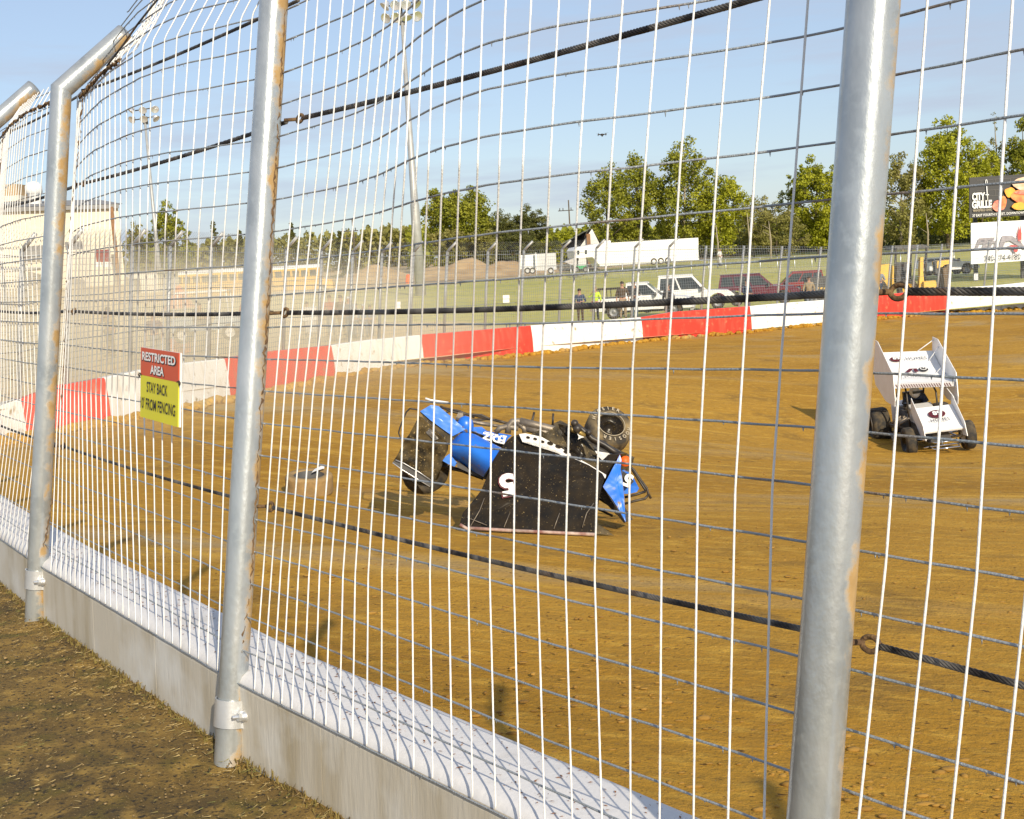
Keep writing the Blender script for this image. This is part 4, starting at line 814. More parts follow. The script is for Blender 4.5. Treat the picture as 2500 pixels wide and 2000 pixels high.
def vehicle(name, label, cat, loc, rz, L=5.6, W=1.95, H=1.9, paint='white', kind='pickup', group=None, toolbox=False, s=1.):
    t = thing(name, loc, label, cat, rz, group); t.scale = (s, s, s)
    x0, x1 = -L/2, L/2; Rw = .40; fx = x1-.98; rx = x0+1.15; sill = .45; belt = 1.12; hood = 1.12
    def arc(cx): return [(cx-.5*cos(a), sill+.5*sin(a)*1.0) for a in np.linspace(0, pi, 9)]
    prof = [(x0, .55), (x0+.05, belt), (x1-1.75, belt), (x1-.35, hood-.08), (x1-.05, hood-.28), (x1, .6), (x1-.05, sill)]+[(a, z) for a, z in arc(fx)][::-1]+[(a, z) for a, z in arc(rx)][::-1]+[(x0+.02, sill)]
    b = MB(); P = [(a, -W/2, z) for a, z in prof]; b.prism(P, (0, -W, 0)); b.build('body', M[paint], t, True)
    if kind == 'pickup': c0, c1 = x0+1.75, x1-1.55
    elif kind == 'suv': c0, c1 = x0+.06, x1-1.55
    else: c0, c1 = x0+.1, x1-1.4
    r0, r1 = c0+(.12 if kind != 'suv' else .16), c1-.85; wi = .16; zr = H
    bot = [(c0, -W/2+.02, belt-.02), (c1, -W/2+.02, belt-.02), (c1, W/2-.02, belt-.02), (c0, W/2-.02, belt-.02)]; top = [(r0, -W/2+wi, zr), (r1, -W/2+wi, zr), (r1, W/2-wi, zr), (r0, W/2-wi, zr)]
    b = MB(); b.hexa(bot, top); b.box(((r0+r1)/2, 0, zr+.01), (r1-r0+.06, W-2*wi+.06, .035)); b.build('cab', M[paint], t, True)
    def onside(sg, f, h): # point on side glass plane
        a = np.array(bot[0 if sg < 0 else 3]); c_ = np.array(bot[1 if sg < 0 else 2]); a2 = np.array(top[0 if sg < 0 else 3]); c2 = np.array(top[1 if sg < 0 else 2]); return (a+(c_-a)*f)*(1-h)+(a2+(c2-a2)*f)*h+np.array([0, sg*.006, 0])
    for sg in (-1, 1):
        for fa, fb in (((.06, .46), (.50, .93)) if kind == 'pickup' else ((.04, .28), (.31, .60), (.63, .94))):
            b = MB(); b.prism([onside(sg, fa, .14), onside(sg, fb, .14), onside(sg, fb, .86), onside(sg, fa, .86)], (0, -sg*.004, 0)); b.build('side_window', M['glass'], t, True)
        b = MB(); b.box((c1-.35, sg*(W/2+.13), belt+.12), (.12, .22, .2)); b.build('mirror', M['darkgrey'], t, True)
        b = MB(); b.box((x1-.09, sg*(W/2-.25), hood-.26), (.14, .38, .2)); b.build('headlight', M['chrome'], t, True)
        b = MB(); b.box((x0+.03, sg*(W/2-.08), belt-.25), (.1, .16, .36)); b.build('tail_light', M['redcar'], t, True)
        for cx, nm in ((fx, 'wheel'), (rx, 'wheel')): wheel(t, (cx, sg*(W/2-.13), Rw), (0, sg, 0), Rw, .26)
    def onend(c, f, h, e):
        i0, i1 = (1, 2) if e > 0 else (0, 3); a = np.array(bot[i0]); d_ = np.array(bot[i1]); a2 = np.array(top[i0]); d2 = np.array(top[i1]); return (a+(d_-a)*f)*(1-h)+(a2+(d2-a2)*f)*h+np.array([e*.008, 0, .004])
    b = MB(); b.prism([onend(0, .06, .08, 1), onend(0, .94, .08, 1), onend(0, .92, .92, 1), onend(0, .08, .92, 1)], (.004, 0, 0)); b.build('windscreen', M['glass'], t, True)
    b = MB(); b.prism([onend(0, .1, .2, -1), onend(0, .9, .2, -1), onend(0, .88, .85, -1), onend(0, .12, .85, -1)], (-.004, 0, 0)); b.build('rear_window', M['glass'], t, True)
    b = MB(); b.box((x1+.0, 0, hood-.30), (.1, W-1.0, .34)); [b.box((x1+.055, 0, hood-.42+k*.11), (.02, W-1.05, .03), mi=1) for k in range(3)]; b.build('grille', [M['darkgrey'], M['chrome']], t, True)
    b = MB(); b.box((x1+.02, 0, .56), (.2, W-.04, .22)); b.box((x1-.02, 0, .40), (.16, W-.3, .16)); b.build('front_bumper', M['palegrey'], t, True)
    b = MB(); b.box((x0-.03, 0, .58), (.18, W-.06, .2)); b.build('rear_bumper', M['chrome'], t, True)
    b = MB(); b.box((0, 0, .42), (L-1.2, W-.5, .2)); b.build('underbody', M['darkgrey'], t, True)
    if kind == 'pickup':
        b = MB(); b.box(((x0+c0)/2, 0, belt+.004), (c0-x0-.2, W-.3, .01)); b.build('bed_floor', M['darkgrey'], t, True)
        if toolbox:
            b = MB(); [b.box((x0+.2+k*.62, sg*(W/2-.08), belt+.26), (.05, .05, .52)) for k in range(3) for sg in (-1, 1)]; [b.box(((x0+c0)/2, sg*(W/2-.08), belt+.50), (c0-x0-.2, .05, .06)) for sg in (-1, 1)]; b.build('bed_rails', M['darktube'], t, True)
    return t
PK = 'vehicles parked behind the barrier'
def vtop(u, v, Y, H_): p = at(u, v, Y); return (p[0], p[1], p[2]-H_)
vehicle('pickup_truck', 'smaller white pickup with dark bed rack, leftmost of the parked vehicles', 'pickup', vtop(1568, 690, 66, 1.86), radians(-12), 5.3, 1.9, 1.86, 'white', 'pickup', PK, True)
vehicle('pickup_truck', 'larger white crew cab pickup with chrome nose, second of the parked vehicles', 'pickup', vtop(1660, 672, 72, 2.05), radians(-9), 6.2, 2.05, 2.05, 'white', 'pickup', PK)
vehicle('suv', 'dark maroon sport utility vehicle parked next to the white pickups', 'suv', vtop(1850, 668, 76, 1.9), radians(-10), 5.0, 1.95, 1.9, 'maroon', 'suv', PK)
vehicle('suv', 'red wagon with roof rack left of the big post', 'wagon', vtop(1930, 664, 86, 1.9), radians(170), 4.6, 1.9, 1.9, 'redcar', 'suv', PK)
vehicle('utility_truck', 'grey covered utility vehicle behind the larger white pickup', 'utility vehicle', vtop(1672, 655, 80, 2.4), radians(0), 4.2, 1.9, 2.4, 'grey', 'suv', PK, s=.62)
# striped barrier box at the post
sb = thing('hazard_board', tuple(on_inf(2003, 74)), 'dark trailer end with yellow and black diagonal hazard stripes beside the big post', 'hazard board')
b = MB(); wbox(b, 1975, 2045, 676, 735, 74, 1.2); b.build('panel', M['darkgrey'], sb)
for k in range(5):
    u = 1984+k*9; b = MB(); b.prism([at(u, 706, 73.9), at(u+5, 706, 73.9), at(u+13, 688, 73.9), at(u+8, 688, 73.9)], (0, -.02, 0)); b.build('stripe', M['yellow'], sb)
b = MB(); wbox(b, 1985, 2000, 683, 689, 73.9, .05); b.build('lamp', M['orange'], sb)
# long white race car trailer (gooseneck)
Yt = 150; g = on_inf(1580, Yt)
trl = thing('gooseneck_trailer', tuple(g), 'long white gooseneck trailer with three axles in front of the trees', 'trailer')
A_ = at(1465, 655, Yt); Cc = at(1707, 640, Yt+4); d = (Cc-A_)*np.array([1, 1, 0]); LT = np.linalg.norm(d); d /= LT; n_ = np.array([-d[1], d[0], 0]); zb = A_[2]+.25; zt = zb+2.75
def tb(x0, x1, z0, z1, y0=0, y1=2.5): return [A_*np.array([1, 1, 0])+d*x+n_*y+np.array([0, 0, z]) for z in (z0, z1) for x, y in ((x0, y0), (x1, y0), (x1, y1), (x0, y1))]
b = MB(); q = tb(0, LT, zb, zt); b.hexa(q[:4], q[4:]); b.build('box', M['white2'], trl)
b = MB(); F = A_*np.array([1, 1, 0]); nose = [(-3.2, zb+1.15), (-.9, zb+1.15), (0, zb+.05), (0, zt-.02), (-3.0, zt-.35), (-3.3, zt-.7)]
b.prism([F+d*x+np.array([0, 0, z]) for x, z in nose], -n_*2.5); b.build('gooseneck', M['white2'], trl)
b = MB()
for x0, x1 in ((-2.9, -2.6), (-1.9, -1.6)): q = tb(x0, x1, zb+1.55, zb+2.05, -.03, 0); b.hexa(q[:4], q[4:])
b.build('window', M['glass'], trl)
b = MB(); q = tb(1.0, 1.9, zt, zt+.3, .8, 1.6); b.hexa(q[:4], q[4:]); b.build('air_conditioner', M['white2'], trl)
for x in (7.2, 8.15, 9.1):
    c_ = F+d*x+n_*.1+np.array([0, 0, zb+.15]); wheel(trl, c_-np.array(trl.location), -n_, .42, .3, 'palegrey')
b = MB(); q = tb(0, LT, zb-.12, zb, .1, 2.4); b.hexa(q[:4], q[4:]); q = tb(LT, LT+1.6, zb-.15, zb-.05, .2, 2.2); b.hexa(q[:4], q[4:]); b.build('chassis', M['grey'], trl)
b = MB(); b.tube([F-d*2.4+n_*1.2+np.array([0, 0, zb+1.2]), F-d*2.4+n_*1.2+np.array([0, 0, zb-.1])], .12, 8); b.build('landing_leg', M['darkgrey'], trl)
# small white trailer
st = thing('cargo_trailer', tuple(on_inf(1312, 140)), 'short white cargo trailer left of the house', 'trailer')
b = MB(); q, up, d2, n2 = wbox(b, 1270, 1312, 622, 656, 140, 2.4); b.build('box', M['white2'], st)
b = MB(); q2, up2, d3, n3 = wbox(b, 1312, 1359, 619, 660, 139.6, 2.6); b.build('front_box', M['palegrey'], st)
b = MB(); wbox(b, 1308, 1312, 617, 660, 139.4, .2); b.build('corner_trim', M['white'], st)
for u in (1288, 1300, 1345): wheel(st, at(u, 661, 139.4)-np.array(st.location), (0, -1, 0), .36, .25, 'palegrey')
# green mower / tractor and tank by the trailer nose
mw = thing('mower', tuple(on_inf(1415, 138)), 'small green tractor mower under the nose of the long trailer', 'mower')
b = MB(); wbox(b, 1405, 1432, 649, 657, 138, 1.2); b.build('deck', mat('mower_green', (.03, .30, .10), rough=.5), mw)
b = MB(); wbox(b, 1412, 1430, 636, 650, 138, 1.0); b.build('hood', M['palegrey'], mw)
for u in (1407, 1430): wheel(mw, at(u, 658, 138)-np.array(mw.location), (0, -1, 0), .33, .3)
# chain link fence behind the infield
cl = thing('chain_link_fence', tuple(on_inf(1900, 132)), 'low grey chain link fence running in front of the tree line', 'fence')
us = list(range(1270, 2120, 42))+[2145, 2200, 2260, 2330]; prev = None
for k, u in enumerate(us):
    Y = 136-(u-1270)*.02; p = on_inf(u, Y); b = MB(); b.tube([p-np.array([0, 0, .2]), p+np.array([0, 0, 1.65])], .035, 6); b.build('post', M['zinc'], cl)
    if prev is not None:
        b = MB(); b.tube([prev+np.array([0, 0, 1.63]), p+np.array([0, 0, 1.63])], .03, 5, caps=False)
        L_ = np.linalg.norm(p-prev)
        for j in range(12):
            f0, f1 = j/12, (j+1)/12
            b.tube([prev+(p-prev)*f0, prev+(p-prev)*f1+np.array([0, 0, 1.6])], .006, 3, caps=False); b.tube([prev+(p-prev)*f1, prev+(p-prev)*f0+np.array([0, 0, 1.6])], .006, 3, caps=False)
        b.build('chain_link', M['zinc'], cl)
    prev = p
# school buses
def bus(u, Y, rz, label, L=9.5):
    t = thing('school_bus', tuple(on_inf(u, Y)), label, 'bus', rz, 'yellow school buses')
    b = MB(); b.hexa([(-L/2, -1.2, .55), (L/2-1.2, -1.2, .55), (L/2-1.2, 1.2, .55), (-L/2, 1.2, .55)], [(-L/2, -1.2, 2.7), (L/2-1.2, -1.2, 2.7), (L/2-1.2, 1.2, 2.7), (-L/2, 1.2, 2.7)]); b.build('body', M['buspaint'], t, True)
    b = MB(); P = [(-L/2, 1.2*cos(a), 2.7+.35*sin(a)) for a in np.linspace(0, pi, 9)]; b.prism(P, (-(L-1.2), 0, 0)); b.build('roof', M['white2'], t, True)
    b = MB(); b.hexa([(L/2-1.2, -1.05, .55), (L/2, -1.0, .55), (L/2, 1.0, .55), (L/2-1.2, 1.05, .55)], [(L/2-1.2, -1.0, 1.55), (L/2-.05, -.9, 1.4), (L/2-.05, .9, 1.4), (L/2-1.2, 1.0, 1.55)]); b.build('bonnet', M['buspaint'], t, True)
    for sg in (-1, 1):
        for k in range(9):
            b = MB(); x = -L/2+.45+k*.86; b.box((x+.3, sg*1.203, 2.2), (.66, .02, .62)); b.build('window', M['glass'], t, True)
        for z in (1.0, 1.55): b = MB(); b.box((-.6, sg*1.21, z), (L-1.3, .04, .07)); b.build('rub_rail', M['darkgrey'], t, True)
        for x in (-L/2+2.3, L/2-1.1): wheel(t, (x, sg*1.05, .48), (0, sg, 0), .48, .3)
    b = MB(); b.box((L/2-1.19, 0, 2.2), (.03, 2.1, .8)); b.build('windscreen', M['glass'], t, True)
bus(545, 118, radians(4), 'yellow school bus with a row of windows left of the second post')
bus(700, 124, radians(2), 'yellow school bus right of the second post, its front hidden in dust')
bus(430, 140, radians(0), 'farther yellow school bus, mostly covered by fence wires')
# dirt heaps beyond
def heap(u, Y, wd, h, label):
    c = on_inf(u, Y); n = 26; X, Yy = np.meshgrid(np.linspace(-1, 1, n), np.linspace(-1, 1, n), indexing='ij'); r = np.sqrt(X**2+Yy**2)
    Z = np.clip(1-r, 0, 1)**1.3*h*.62*(1+.5*fbm(X*3+u, Yy*3, 2, 3, 4))-.1; P = np.dstack([c[0]+X*wd, c[1]+Yy*wd*.6, c[2]+Z]); b = MB(); b.grid(P); o = b.build('dirt_heap', M['sand']); tag(o, label, 'dirt heap', 'dirt heaps past the field')
heap(910, 158, 11, 3.2, 'broad brown dirt heap left of the tall floodlight mast'); heap(1130, 160, 12, 4.2, 'largest pale dirt heap right of the floodlight mast, in front of the round tree'); heap(1240, 164, 9, 3.4, 'dirt heap reaching toward the small cargo trailer'); heap(345, 130, 9, 3.0, 'dull dirt heap behind the thin trees at the left')
# small orange things
for u, v, Y, s_, lb, cat in ((433, 676, 100, .5, 'orange tent flap showing between wires at the left', 'tent'), (997, 673, 150, .9, 'small orange traffic barrel by the dirt heap', 'barrel'), (436, 790, 50, .30, 'orange cooler standing by the white wheeled cart', 'cooler')):
    g = at(u, v, Y); g[2] = on_inf(u, Y)[2]; o = thing({'tent': 'tent', 'barrel': 'traffic_barrel', 'cooler': 'cooler'}[cat], tuple(g), lb, cat)
    b = MB()
    if cat == 'tent': b.hexa([g+np.array(q) for q in ((-1.1, -.8, 0), (1.1, -.8, 0), (1.1, .8, 0), (-1.1, .8, 0))], [g+np.array(q) for q in ((-.5, -.1, 1.5), (.1, -.1, 1.9), (.1, .1, 1.9), (-.5, .1, 1.5))]); nm = 'canopy'
    elif cat == 'barrel': b.lathe(g, (0, 0, 1), [(.42, 0), (.42, .35), (.36, .4), (.36, .75), (.3, .8), (.28, 1.1), (0, 1.12)], 14); nm = 'drum'
    else: b.box(g+np.array([0, 0, .32]), (.7, .45, .55)); b.box(g+np.array([0, 0, .63]), (.74, .49, .08)); nm = 'box'
    b.build(nm, M['orange'], o)
#@@PART3
# ================================================================== people: one skinned body each, clothes and hair as children
def skin_mesh(name, verts, edges, radii, m, parent, sub=1):
    me = bpy.data.meshes.new('tmp'); me.from_pydata([tuple(map(float, v)) for v in verts], edges, []); o = bpy.data.objects.new('tmp', me); COL.objects.link(o)
    sk = o.modifiers.new('s', 'SKIN'); sk.use_smooth_shade = True
    for i, r in enumerate(radii):
        rr = r if hasattr(r, '__len__') else (r, r); me.skin_vertices[0].data[i].radius = rr; me.skin_vertices[0].data[i].use_root = (i == 0)
    ss = o.modifiers.new('u', 'SUBSURF'); ss.levels = sub; ss.render_levels = sub
    dg = bpy.context.evaluated_depsgraph_get(); nm = bpy.data.meshes.new_from_object(o.evaluated_get(dg)); bpy.data.objects.remove(o); bpy.data.meshes.remove(me)
    nm.name = name; nm.materials.clear(); nm.materials.append(m); ob = bpy.data.objects.new(name, nm); COL.objects.link(ob); ob.parent = parent
    for p in nm.polygons: p.use_smooth = True
    return ob
def person(loc, face, label, shirt, trousers, h=1.75, hair='hair', pose=0, vest=None, group='people standing behind the far fence', seated=False):
    t = thing('person', loc, label, 'person', face, group); k = h/1.75; t.scale = (k, k, k)
    # +y is where the person faces
    hipz = .93 if not seated else .48; s = hipz-.93
    kn = [(-.10, .02, .50), (.10, .03, .50)]; ft = [(-.11, -.01, .08), (.12, .02, .08)]; toe = [(-.13, .15, .04), (.14, .18, .04)]
    if seated: kn = [(-.11, .42, .50), (.11, .42, .50)]; ft = [(-.11, .46, .08), (.11, .46, .08)]; toe = [(-.11, .6, .04), (.11, .6, .04)]
    el = [(-.29, -.03, 1.13+s), (.29, -.02, 1.13+s)]; ha = [(-.27, .06, .88+s), (.28, .08, .88+s)]
    if pose == 1: ha = [(-.10, .24, 1.12+s), (.08, .25, 1.08+s)]; el = [(-.30, .04, 1.12+s), (.30, .05, 1.12+s)]        # arms folded or holding something
    if pose == 2: ha[1] = (.10, .22, 1.42+s); el[1] = (.30, .14, 1.2+s)                                                  # one hand up
    if pose == 3: el = [(-.36, -.04, 1.15+s), (.36, -.04, 1.15+s)]; ha = [(-.19, .10, .98+s), (.19, .10, .98+s)]         # hands on hips
    V = [(0, 0, hipz), (0, 0, 1.15+s), (0, -.01, 1.38+s), (0, 0, 1.50+s), (0, .01, 1.57+s), (0, .02, 1.665+s), (0, .012, 1.74+s),
         (-.19, -.01, 1.41+s), el[0], ha[0], (.19, -.01, 1.41+s), el[1], ha[1], (-.10, 0, hipz-.06), kn[0], ft[0], toe[0], (.10, 0, hipz-.06), kn[1], ft[1], toe[1]]
    E = [(0, 1), (1, 2), (2, 3), (3, 4), (4, 5), (5, 6), (2, 7), (7, 8), (8, 9), (2, 10), (10, 11), (11, 12), (0, 13), (13, 14), (14, 15), (15, 16), (0, 17), (17, 18), (18, 19), (19, 20)]
    Rr = [(.15, .105), (.14, .10), (.15, .10), (.058, .058), (.075, .085), (.078, .095), (.055, .07), (.062, .06), .042, .026, (.062, .06), .042, .026, .085, .056, .038, .03, .085, .056, .038, .03]
    nv = len(V); V = list(V); E = list(E); Rr = list(Rr)
    for hi, sg in ((9, -1), (12, 1)):       # palm and five fingers
        H_ = np.array(V[hi]); P_ = np.array(V[hi-1]); d = H_-P_; d /= np.linalg.norm(d); sd = np.cross(d, (0, 1, 0)); sd /= np.linalg.norm(sd)+1e-9; V.append(tuple(H_+d*.07)); pi_ = len(V)-1; E.append((hi, pi_)); Rr.append((.034, .016))
        for q in range(4):
            o_ = (q-1.5)*.019; f1 = H_+d*.11+sd*o_; f2 = H_+d*(.15+.012*(1.5-abs(q-1.5)))+sd*o_+np.array([0, .015, 0]); V += [tuple(f1), tuple(f2)]; E += [(pi_, len(V)-2), (len(V)-2, len(V)-1)]; Rr += [.009, .007]
        V.append(tuple(H_+d*.07+np.array([0, .045, 0]))); E.append((hi, len(V)-1)); Rr.append(.010)
    skin_mesh('body', V, E, Rr, M['skin'], t)
    face_b = MB(); hz = 1.665+s
    face_b.ball((0, .118, hz-.02), (.016, .028, .026), 8); [face_b.ball((sg*.088, .01, hz), (.014, .026, .036), 8) for sg in (-1, 1)]; face_b.build('nose_and_ears', M['skin'], t, True)
    eb = MB(); [eb.ball((sg*.033, .098, hz+.018), (.012, .012, .009), 8) for sg in (-1, 1)]; eb.box((0, .106, hz-.062), (.05, .012, .010)); eb.build('eyes_and_mouth', M['hair'], t, True)
    # shirt
    sv = [V[i] for i in (0, 1, 2, 3, 7, 8, 10, 11)]; sv[0] = (0, 0, hipz-.02); wr0 = tuple((np.array(V[8])*.55+np.array(V[9])*.45)); wr1 = tuple((np.array(V[11])*.55+np.array(V[12])*.45)); sv += [wr0, wr1]; sv[3] = (0, 0, 1.455+s)
    skin_mesh('shirt', sv, [(0, 1), (1, 2), (2, 3), (2, 4), (4, 5), (5, 8), (2, 6), (6, 7), (7, 9)], [(.175, .125), (.165, .12), (.175, .12), (.085, .08), (.085, .08), .062, (.085, .08), .062, .048, .048], M[shirt], t)
    tv = [V[i] for i in (0, 13, 14, 15, 17, 18, 19)]; skin_mesh('trousers', tv, [(0, 1), (1, 2), (2, 3), (0, 4), (4, 5), (5, 6)], [(.165, .12), .10, .078, .062, .10, .078, .062], M[trousers], t)
    for j in (0, 1):
        b = MB(); f0 = np.array(ft[j]); f1 = np.array(toe[j]); b.tube([f0+np.array([0, -.06, -.035]), (f0+f1)/2+np.array([0, 0, -.01]), f1+np.array([0, .03, 0])], [.048, .05, .035], 8); b.build('shoe', M['darkgrey'], t, True)
    b = MB(); b.ball((0, .0, hz+.045), (.093, .112, .085), 12)
    if hair != 'hair': b.box((0, .13, hz+.055), (.15, .12, .014))
    b.build('cap' if hair != 'hair' else 'hair', M[hair], t, True)
    if vest: skin_mesh('vest', [(0, 0, hipz+.02), (0, 0, 1.15+s), (0, 0, 1.40+s), (0, 0, 1.44+s)], [(0, 1), (1, 2), (2, 3)], [(.19, .14), (.185, .135), (.19, .135), (.12, .10)], M[vest], t)
    return t
for nm, c in dict(c_black=(.025, .025, .03), c_brown=(.09, .06, .035), c_navy=(.04, .06, .11), c_red=(.42, .10, .07), c_grey=(.22, .24, .28), c_blue=(.20, .30, .50), c_white=(.7, .7, .7), c_vest=(.55, .75, .05), c_tan=(.33, .25, .15), c_denim=(.10, .14, .20), c_purple=(.16, .10, .14)).items(): M[nm] = cloth(nm, c)
def stand(u, vhead, h, Y, *a, **k):
    p = at(u, vhead, Y); g = np.array([p[0], p[1], p[2]-h]); return person(tuple(g), *a, h=h, **k)
FACE = pi
stand(1414, 706, 1.72, 62, FACE, 'person in dark clothes and dark cap standing left of the yellow vest', 'c_navy', 'c_brown', hair='c_black', pose=1)
stand(1452, 700, 1.78, 63, FACE-.5, 'person in a bright yellow vest at the back of the smaller white pickup', 'c_vest', 'c_black', hair='c_tan', pose=2, vest='c_vest')
stand(1518, 689, 1.85, 61, FACE, 'heavy set person in brown shirt standing before the smaller white pickup', 'c_brown', 'c_tan', pose=0)
stand(1546, 688, 1.85, 61.5, FACE+.3, 'person in dark shirt with arms folded right of the brown shirted person', 'c_black', 'c_denim', pose=1)
stand(1630, 694, 1.82, 60, FACE-.7, 'person in black standing by the nose of the smaller white pickup', 'c_black', 'c_black', pose=0)
stand(1822, 684, 1.80, 63, FACE+.6, 'person in dark top with tan bag by the maroon vehicle', 'c_navy', 'c_purple', pose=1)
stand(1974, 676, 1.80, 66, FACE, 'person in olive shirt standing left of the hazard stripes', 'c_tan', 'c_grey', pose=0)
stand(1757, 607, 1.8, 128, FACE+.8, 'person in a white shirt standing at the chain link fence', 'c_white', 'c_white', pose=3, group='people far across the field')
stand(2146, 657, 1.75, 70, FACE, 'person in grey and white top by the yellow loader', 'c_grey', 'c_navy', hair='c_brown', pose=1)
stand(803, 722, 1.80, 56, FACE, 'person in a red shirt, leftmost of the group behind the barrier', 'c_red', 'c_grey', pose=0)
stand(830, 722, 1.82, 56, FACE+.4, 'person in brown shirt holding something light, right of the red shirt', 'c_brown', 'c_tan', pose=1)
stand(850, 726, 1.80, 56, FACE-.3, 'person in a grey blue top with white cap in the dusty group', 'c_grey', 'c_denim', hair='c_white', pose=3)
stand(868, 742, 1.55, 57, FACE, 'shorter person in a pale shirt in the dusty group', 'c_white', 'c_grey', pose=0)
stand(886, 744, 1.5, 57, FACE+.3, 'person in a light blue shirt right of the pale shirt', 'c_blue', 'c_grey', hair='c_white', pose=0)
stand(902, 746, 1.45, 58, FACE, 'child in grey standing at the right end of the dusty group', 'c_grey', 'c_navy', pose=0)
stand(748, 738, 1.6, 57, FACE, 'person beside the stacked white boxes near the second post', 'c_grey', 'c_black', pose=1)
stand(372, 764, 1.75, 44, FACE+.2, 'person in purple grey clothes standing in dust above the warning sign', 'c_purple', 'c_grey', pose=0)
stand(262, 752, 1.75, 44, FACE-.5, 'person in tan clothes walking near the bleachers', 'c_tan', 'c_brown', pose=2)
stand(600, 722, 1.75, 52, FACE, 'person in reddish shirt close to the left edge of the second post', 'c_red', 'c_denim', pose=0)
# white boxes by the person
wb = thing('white_boxes', tuple(at(757, 752, 56)), 'stack of white plastic tubs near the second post', 'tub'); b = MB(); c_ = at(757, 757, 56)
b.box(c_, (.62, .4, .26)); b.box(c_+np.array([0, 0, -.34]), (.66, .42, .28)); b.box(c_+np.array([0, 0, -.06-.12]), (.7, .45, .03)); b.build('tub', M['white2'], wb); b = MB(); b.box(c_+np.array([0, 0, -.75]), (.5, .35, .5)); b.build('crate', M['palegrey'], wb)
# utility cart with a seated driver
g = at(512, 832, 50); g[2] -= 0; cart = thing('utility_cart', tuple(g), 'pale blue grey open sided utility cart with white roof and big wheels', 'cart', radians(5))
b = MB(); P = [(-1.35, .45), (-1.35, 1.0), (-.5, 1.0), (-.5, .62), (.25, .62), (.45, 1.05), (1.2, .95), (1.45, .7), (1.4, .45)]; b.prism([(x, -.7, z) for x, z in P], (0, -1.4, 0)); b.build('body', mat('cart_blue', (.38, .48, .58), (.30, .38, .46), rough=.4), cart, True)
b = MB(); b.box((-.1, 0, 2.0), (2.1, 1.45, .06)); b.build('roof', M['white'], cart, True)
for x, sg in ((-1.0, -1), (-1.0, 1), (.9, -1), (.9, 1)): b = MB(); b.tube([(x*1.05, sg*.65, .9), (x, sg*.65, 1.98)], .03, 6); b.build('roof_post', M['white'], cart, True)
for x in (-.95, .95):
    for sg in (-1, 1): wheel(cart, (x, sg*.66, .33), (0, sg, 0), .34, .26, 'white')
b = MB(); b.box((-.2, 0, .78), (.5, 1.2, .16)); b.box((-.45, 0, 1.08), (.12, 1.2, .5)); b.build('seat', M['darkgrey'], cart, True)
b = MB(); b.tube([(.35, -.3, 1.2), (.35, -.05, 1.22)], .02, 6); b.tube([(.5, -.2, .9), (.35, -.2, 1.2)], .02, 6); b.build('steering_wheel', M['darkgrey'], cart, True)
p_ = person(tuple(g+np.array([-.25, -.25, .35])), radians(5)-pi/2, 'person in tan clothes seated in the white roofed cart', 'c_tan', 'c_brown', h=1.6, pose=1, seated=True)

# ================================================================== yellow loader right of the big post
ld = thing('loader', tuple(on_inf(2160, 76)), 'yellow wheeled loader with dark cab roof behind the barrier, right of the big post', 'loader')
def plate(px, Y, th, nm, m, parent, dy=0.):
    b = MB(); P = [at(u, v, Y) for u, v in px]; b.prism(P, (0, -th, 0)); return b.build(nm, M[m], parent)
plate([(2120, 700), (2130, 668), (2148, 648), (2172, 644), (2182, 650), (2184, 700)], 76, 1.6, 'bonnet', 'yellow', ld)
plate([(2185, 600), (2254, 597), (2268, 601), (2268, 606), (2184, 610)], 75.6, 2.0, 'cab_roof', 'darkgrey', ld)
b = MB(); [b.tube([at(u, 605, 75.6), at(u+dx, 690, 75.6)], .07, 6) for u, dx in ((2187, -2), (2224, -2), (2262, -4))]; b.build('cab_frame', M['darktube'], ld)
plate([(2190, 640), (2222, 640), (2221, 690), (2188, 690)], 76.4, .4, 'cab_side', 'darkgrey', ld)
plate([(2247, 628), (2255, 628), (2254, 668), (2258, 700), (2244, 704), (2246, 670)], 74.5, .35, 'lift_arm', 'yellow', ld)
plate([(2256, 688), (2284, 685), (2287, 698), (2283, 703), (2256, 704)], 74.2, .6, 'bucket', 'yellow', ld)
plate([(2223, 698), (2234, 697), (2234, 704), (2224, 705)], 75, .3, 'step', 'yellow', ld)
for u in (2140, 2215): wheel(ld, at(u, 706, 75)-np.array(ld.location), (0, -1, 0), .62, .5, 'yellow')
l2 = thing('excavator', tuple(on_inf(2305, 84)), 'second yellow machine with raised boom, left of the billboards', 'excavator')
plate([(2286, 640), (2296, 636), (2320, 634), (2322, 643), (2306, 647), (2300, 652), (2288, 655)], 84, .9, 'boom', 'yellow', l2)
plate([(2302, 648), (2318, 646), (2322, 705), (2306, 705)], 84.5, 1.2, 'body', 'wood', l2); plate([(2283, 640), (2288, 638), (2290, 668), (2284, 668)], 84, .5, 'stick', 'darkgrey', l2)
vehicle('parked_car', 'silver and white sedan parked behind the yellow machines', 'car', tuple(at(2310, 645, 100)-np.array([0, 0, .9])), radians(8), 4.6, 1.8, 1.45, 'white', 'car', PK)

